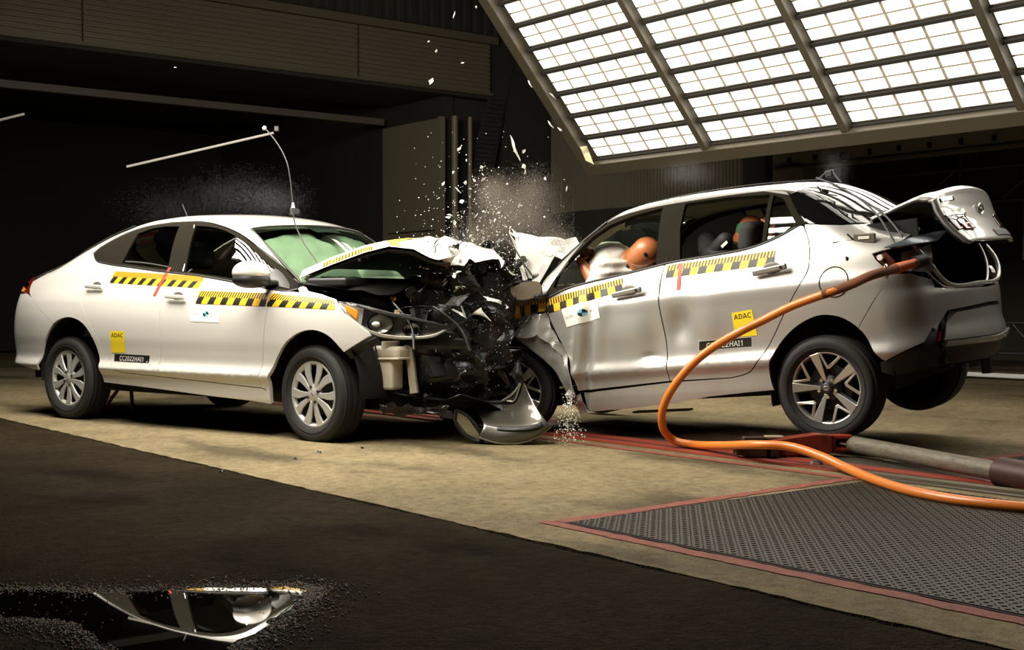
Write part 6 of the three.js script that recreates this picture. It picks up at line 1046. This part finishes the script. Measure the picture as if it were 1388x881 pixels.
specks('dust', 'brown dust cloud bursting up over the impact', 'dust', 210000, 0.0010, dustMat, puff([[-0.13, 1.62, -9.0, 0.10, 0.10, 0.1, 2], [-0.02, 1.50, -9.0, 0.16, 0.13, 0.15, 4], [0.08, 1.40, -8.9, 0.20, 0.14, 0.15, 5], [0.14, 1.62, -9.0, 0.12, 0.12, 0.12, 2], [0.30, 1.25, -8.8, 0.10, 0.08, 0.1, 2], [-0.22, 1.30, -8.9, 0.14, 0.12, 0.15, 2], [-0.18, 0.85, -8.25, 0.16, 0.16, 0.1, 3]]));
specks('smoke', 'thin grey smoke behind the roof of the white car', 'smoke', 22000, 0.0010, M({ color: lin(0.20, 0.20, 0.22), roughness: 1 }), puff([[-2.3, 1.75, -10.9, 0.35, 0.16, 0.2, 3], [-2.0, 1.70, -10.9, 0.2, 0.12, 0.2, 2], [-2.9, 1.65, -10.9, 0.3, 0.15, 0.2, 1]]));
specks('smoke', 'wisp of pale smoke over the roof of the silver car', 'smoke', 14000, 0.0009, M({ color: lin(0.22, 0.22, 0.23), roughness: 1 }), puff([[1.35, 1.86, -10.0, 0.16, 0.08, 0.1, 3], [2.25, 1.78, -9.0, 0.07, 0.08, 0.1, 1]]));
specks('dust', 'brown dust skimming the floor in front of the lifted rear wheel', 'dust', 18000, 0.0009, M({ color: lin(0.26, 0.17, 0.10), roughness: 1 }), puff([[1.60, 0.06, -7.45, 0.25, 0.04, 0.12, 2], [1.2, 0.05, -7.5, 0.25, 0.035, 0.1, 1]]));
// puddle on the asphalt
{
  const out = soft([[3.08, 4.33], [3.19, 4.15], [3.31, 4.06], [3.40, 3.91], [3.49, 3.72], [3.61, 3.56], [3.69, 3.55], [3.80, 3.63], [3.91, 3.74], [4.03, 3.88], [4.14, 4.01], [4.22, 4.12], [4.05, 4.22], [3.85, 4.22], [3.66, 4.22], [3.55, 4.27], [3.45, 4.36], [3.38, 4.55], [3.1, 4.6], [2.95, 4.45]], 6);
  const rag = out.map(([x, z], i) => [x + 0.016 * noise3(i * 0.9, 1, 2), z + 0.016 * noise3(i * 0.9, 5, 2)]);
  const sh = new THREE.Shape(rag.map(([x, z]) => new THREE.Vector2(x, -z)));
  const mid = onTrack(3.7, 0, 4.0), w = solo('puddle', new THREE.ShapeGeometry(sh).rotateX(-Math.PI / 2).applyMatrix4(trackMatrix).translate(-mid.x, 0, -mid.z).rotateX(-0.0055).translate(mid.x, 0.005, mid.z), M({ color: lin(0.004, 0.0035, 0.003), roughness: 0.015, ior: 1.34, clearcoat: 1, clearcoatRoughness: 0.01 }), 'dark puddle on the asphalt mirroring the roof of the white car', 'puddle'); w.userData.kind = 'structure'; delete w.userData.category;
  const inside = (x, z) => { let c = false; for (let i = 0, j = rag.length - 1; i < rag.length; j = i++) { const [a, b] = rag[i], [d, e] = rag[j]; if ((b > z) !== (e > z) && x < (d - a) * (z - b) / (e - b) + a) c = !c; } return c; };
  const gm = M({ color: lin(0.11, 0.085, 0.05), roughness: 0.55 }), list = [];
  for (let k = 0; k < 26000 && list.length < 9000; k++) { const i = Math.floor(rnd() * rag.length), [a, b] = rag[i], far = rnd() < 0.5 ? 0.05 : 0.11, x = a + gauss() * far, z = b + gauss() * far, isIn = inside(x, z); if (isIn && rnd() < 0.8) continue; list.push([x, z]); }
  const im = shadows(new THREE.InstancedMesh(new THREE.IcosahedronGeometry(1, 0), gm, list.length)); im.name = 'gravel'; stuff(im, 'wet grit along the rim of the puddle', 'grit'); trackPlaced(im); scene.add(im);
  const m = new THREE.Matrix4(), q = new THREE.Quaternion(); list.forEach(([x, z], i) => { const s = 0.0016 + 0.0032 * rnd() ** 2; im.setMatrixAt(i, m.compose(V(x, 0.002, z), q.setFromEuler(new THREE.Euler(rnd() * 6, rnd() * 6, 0)), V(s * 1.3, s * 0.8, s))); im.setColorAt(i, new THREE.Color().setRGB(...(rnd() < 0.12 ? [2.4, 1.35, 0.5] : [1, 1, 1]).map((v) => v * rr(0.5, 1.3)))); });
}
// boom, straps, camera behind the white car
{
  const pale = M({ color: lin(0.55, 0.52, 0.45), roughness: 0.4 });
  const b = thing('measuring_boom', 'thin pale boom slanting up in the dark opening over the white roof', 'boom');
  part('rod', rod(V(-3.88, 2.23, -13.03), V(-2.40, 2.57, -13.03), 0.013, 10), pale, b); part('end_block', rbox(0.05, 0.06, 0.05, 0.01, -2.37, 2.61, -13.03), steelDark, b);
  const c = thing('measuring_boom', 'short end of a pale boom at the upper left edge', 'boom'); part('rod', rod(V(-5.6, 2.59, -13.03), V(-4.91, 2.76, -13.03), 0.013, 10), pale, c);
  const k = thing('video_camera', 'small dark video camera on a stand behind the white roof', 'camera');
  part('pole', rod(V(-2.02, 0, -12.02), V(-2.02, 1.62, -12.02), 0.018, 10), steelDark, k); part('body', rbox(0.08, 0.07, 0.12, 0.012, -2.02, 1.70, -12.02), M({ color: lin(0.05, 0.048, 0.045), roughness: 0.3 }), k); part('lens', rod(V(-2.0, 1.70, -11.97), V(-1.98, 1.70, -11.88), 0.028, 16), darkPlastic, k); part('bracket', rbox(0.16, 0.02, 0.04, 0.004, -2.04, 1.64, -12.02), steelDark, k);
  for (const x of [-0.22, 0.22]) part('foot', rod(V(-2.02, 0.35, -12.02), V(-2.02 + x * 1.6, 0.01, -12.02 + 0.2), 0.014, 8), steelDark, k);
  part('foot', rod(V(-2.02, 0.35, -12.02), V(-2.02, 0.01, -12.42), 0.014, 8), steelDark, k);
}
{
  const s = thing('tow_strap', 'dark red strap hanging under the rear door of the white car', 'strap'); const toW = (x, y, z) => V(x, y, z).applyMatrix4(carA.matrixWorld);
  part('band', barBetween(toW(0.06, 0.26, 0.3), toW(0.09, 0.012, 0.3), 0.022, 0.008), M({ color: lin(0.16, 0.02, 0.012), roughness: 0.6 }), s);
  part('edge', barBetween(toW(0.045, 0.26, 0.305), toW(0.075, 0.012, 0.305), 0.006, 0.006), orange, s);
  const t = thing('tow_strap', 'bright orange strap end behind the rear wheel of the white car', 'strap'); part('strap', tube([toW(-0.25, 0.012, 0.3), toW(-0.20, 0.10, 0.3), toW(-0.12, 0.17, 0.3), toW(-0.05, 0.26, 0.3)], 0.014, 20, 8), M({ color: lin(0.60, 0.10, 0.02), roughness: 0.5 }), t);
}

renderer.render(scene, camera);
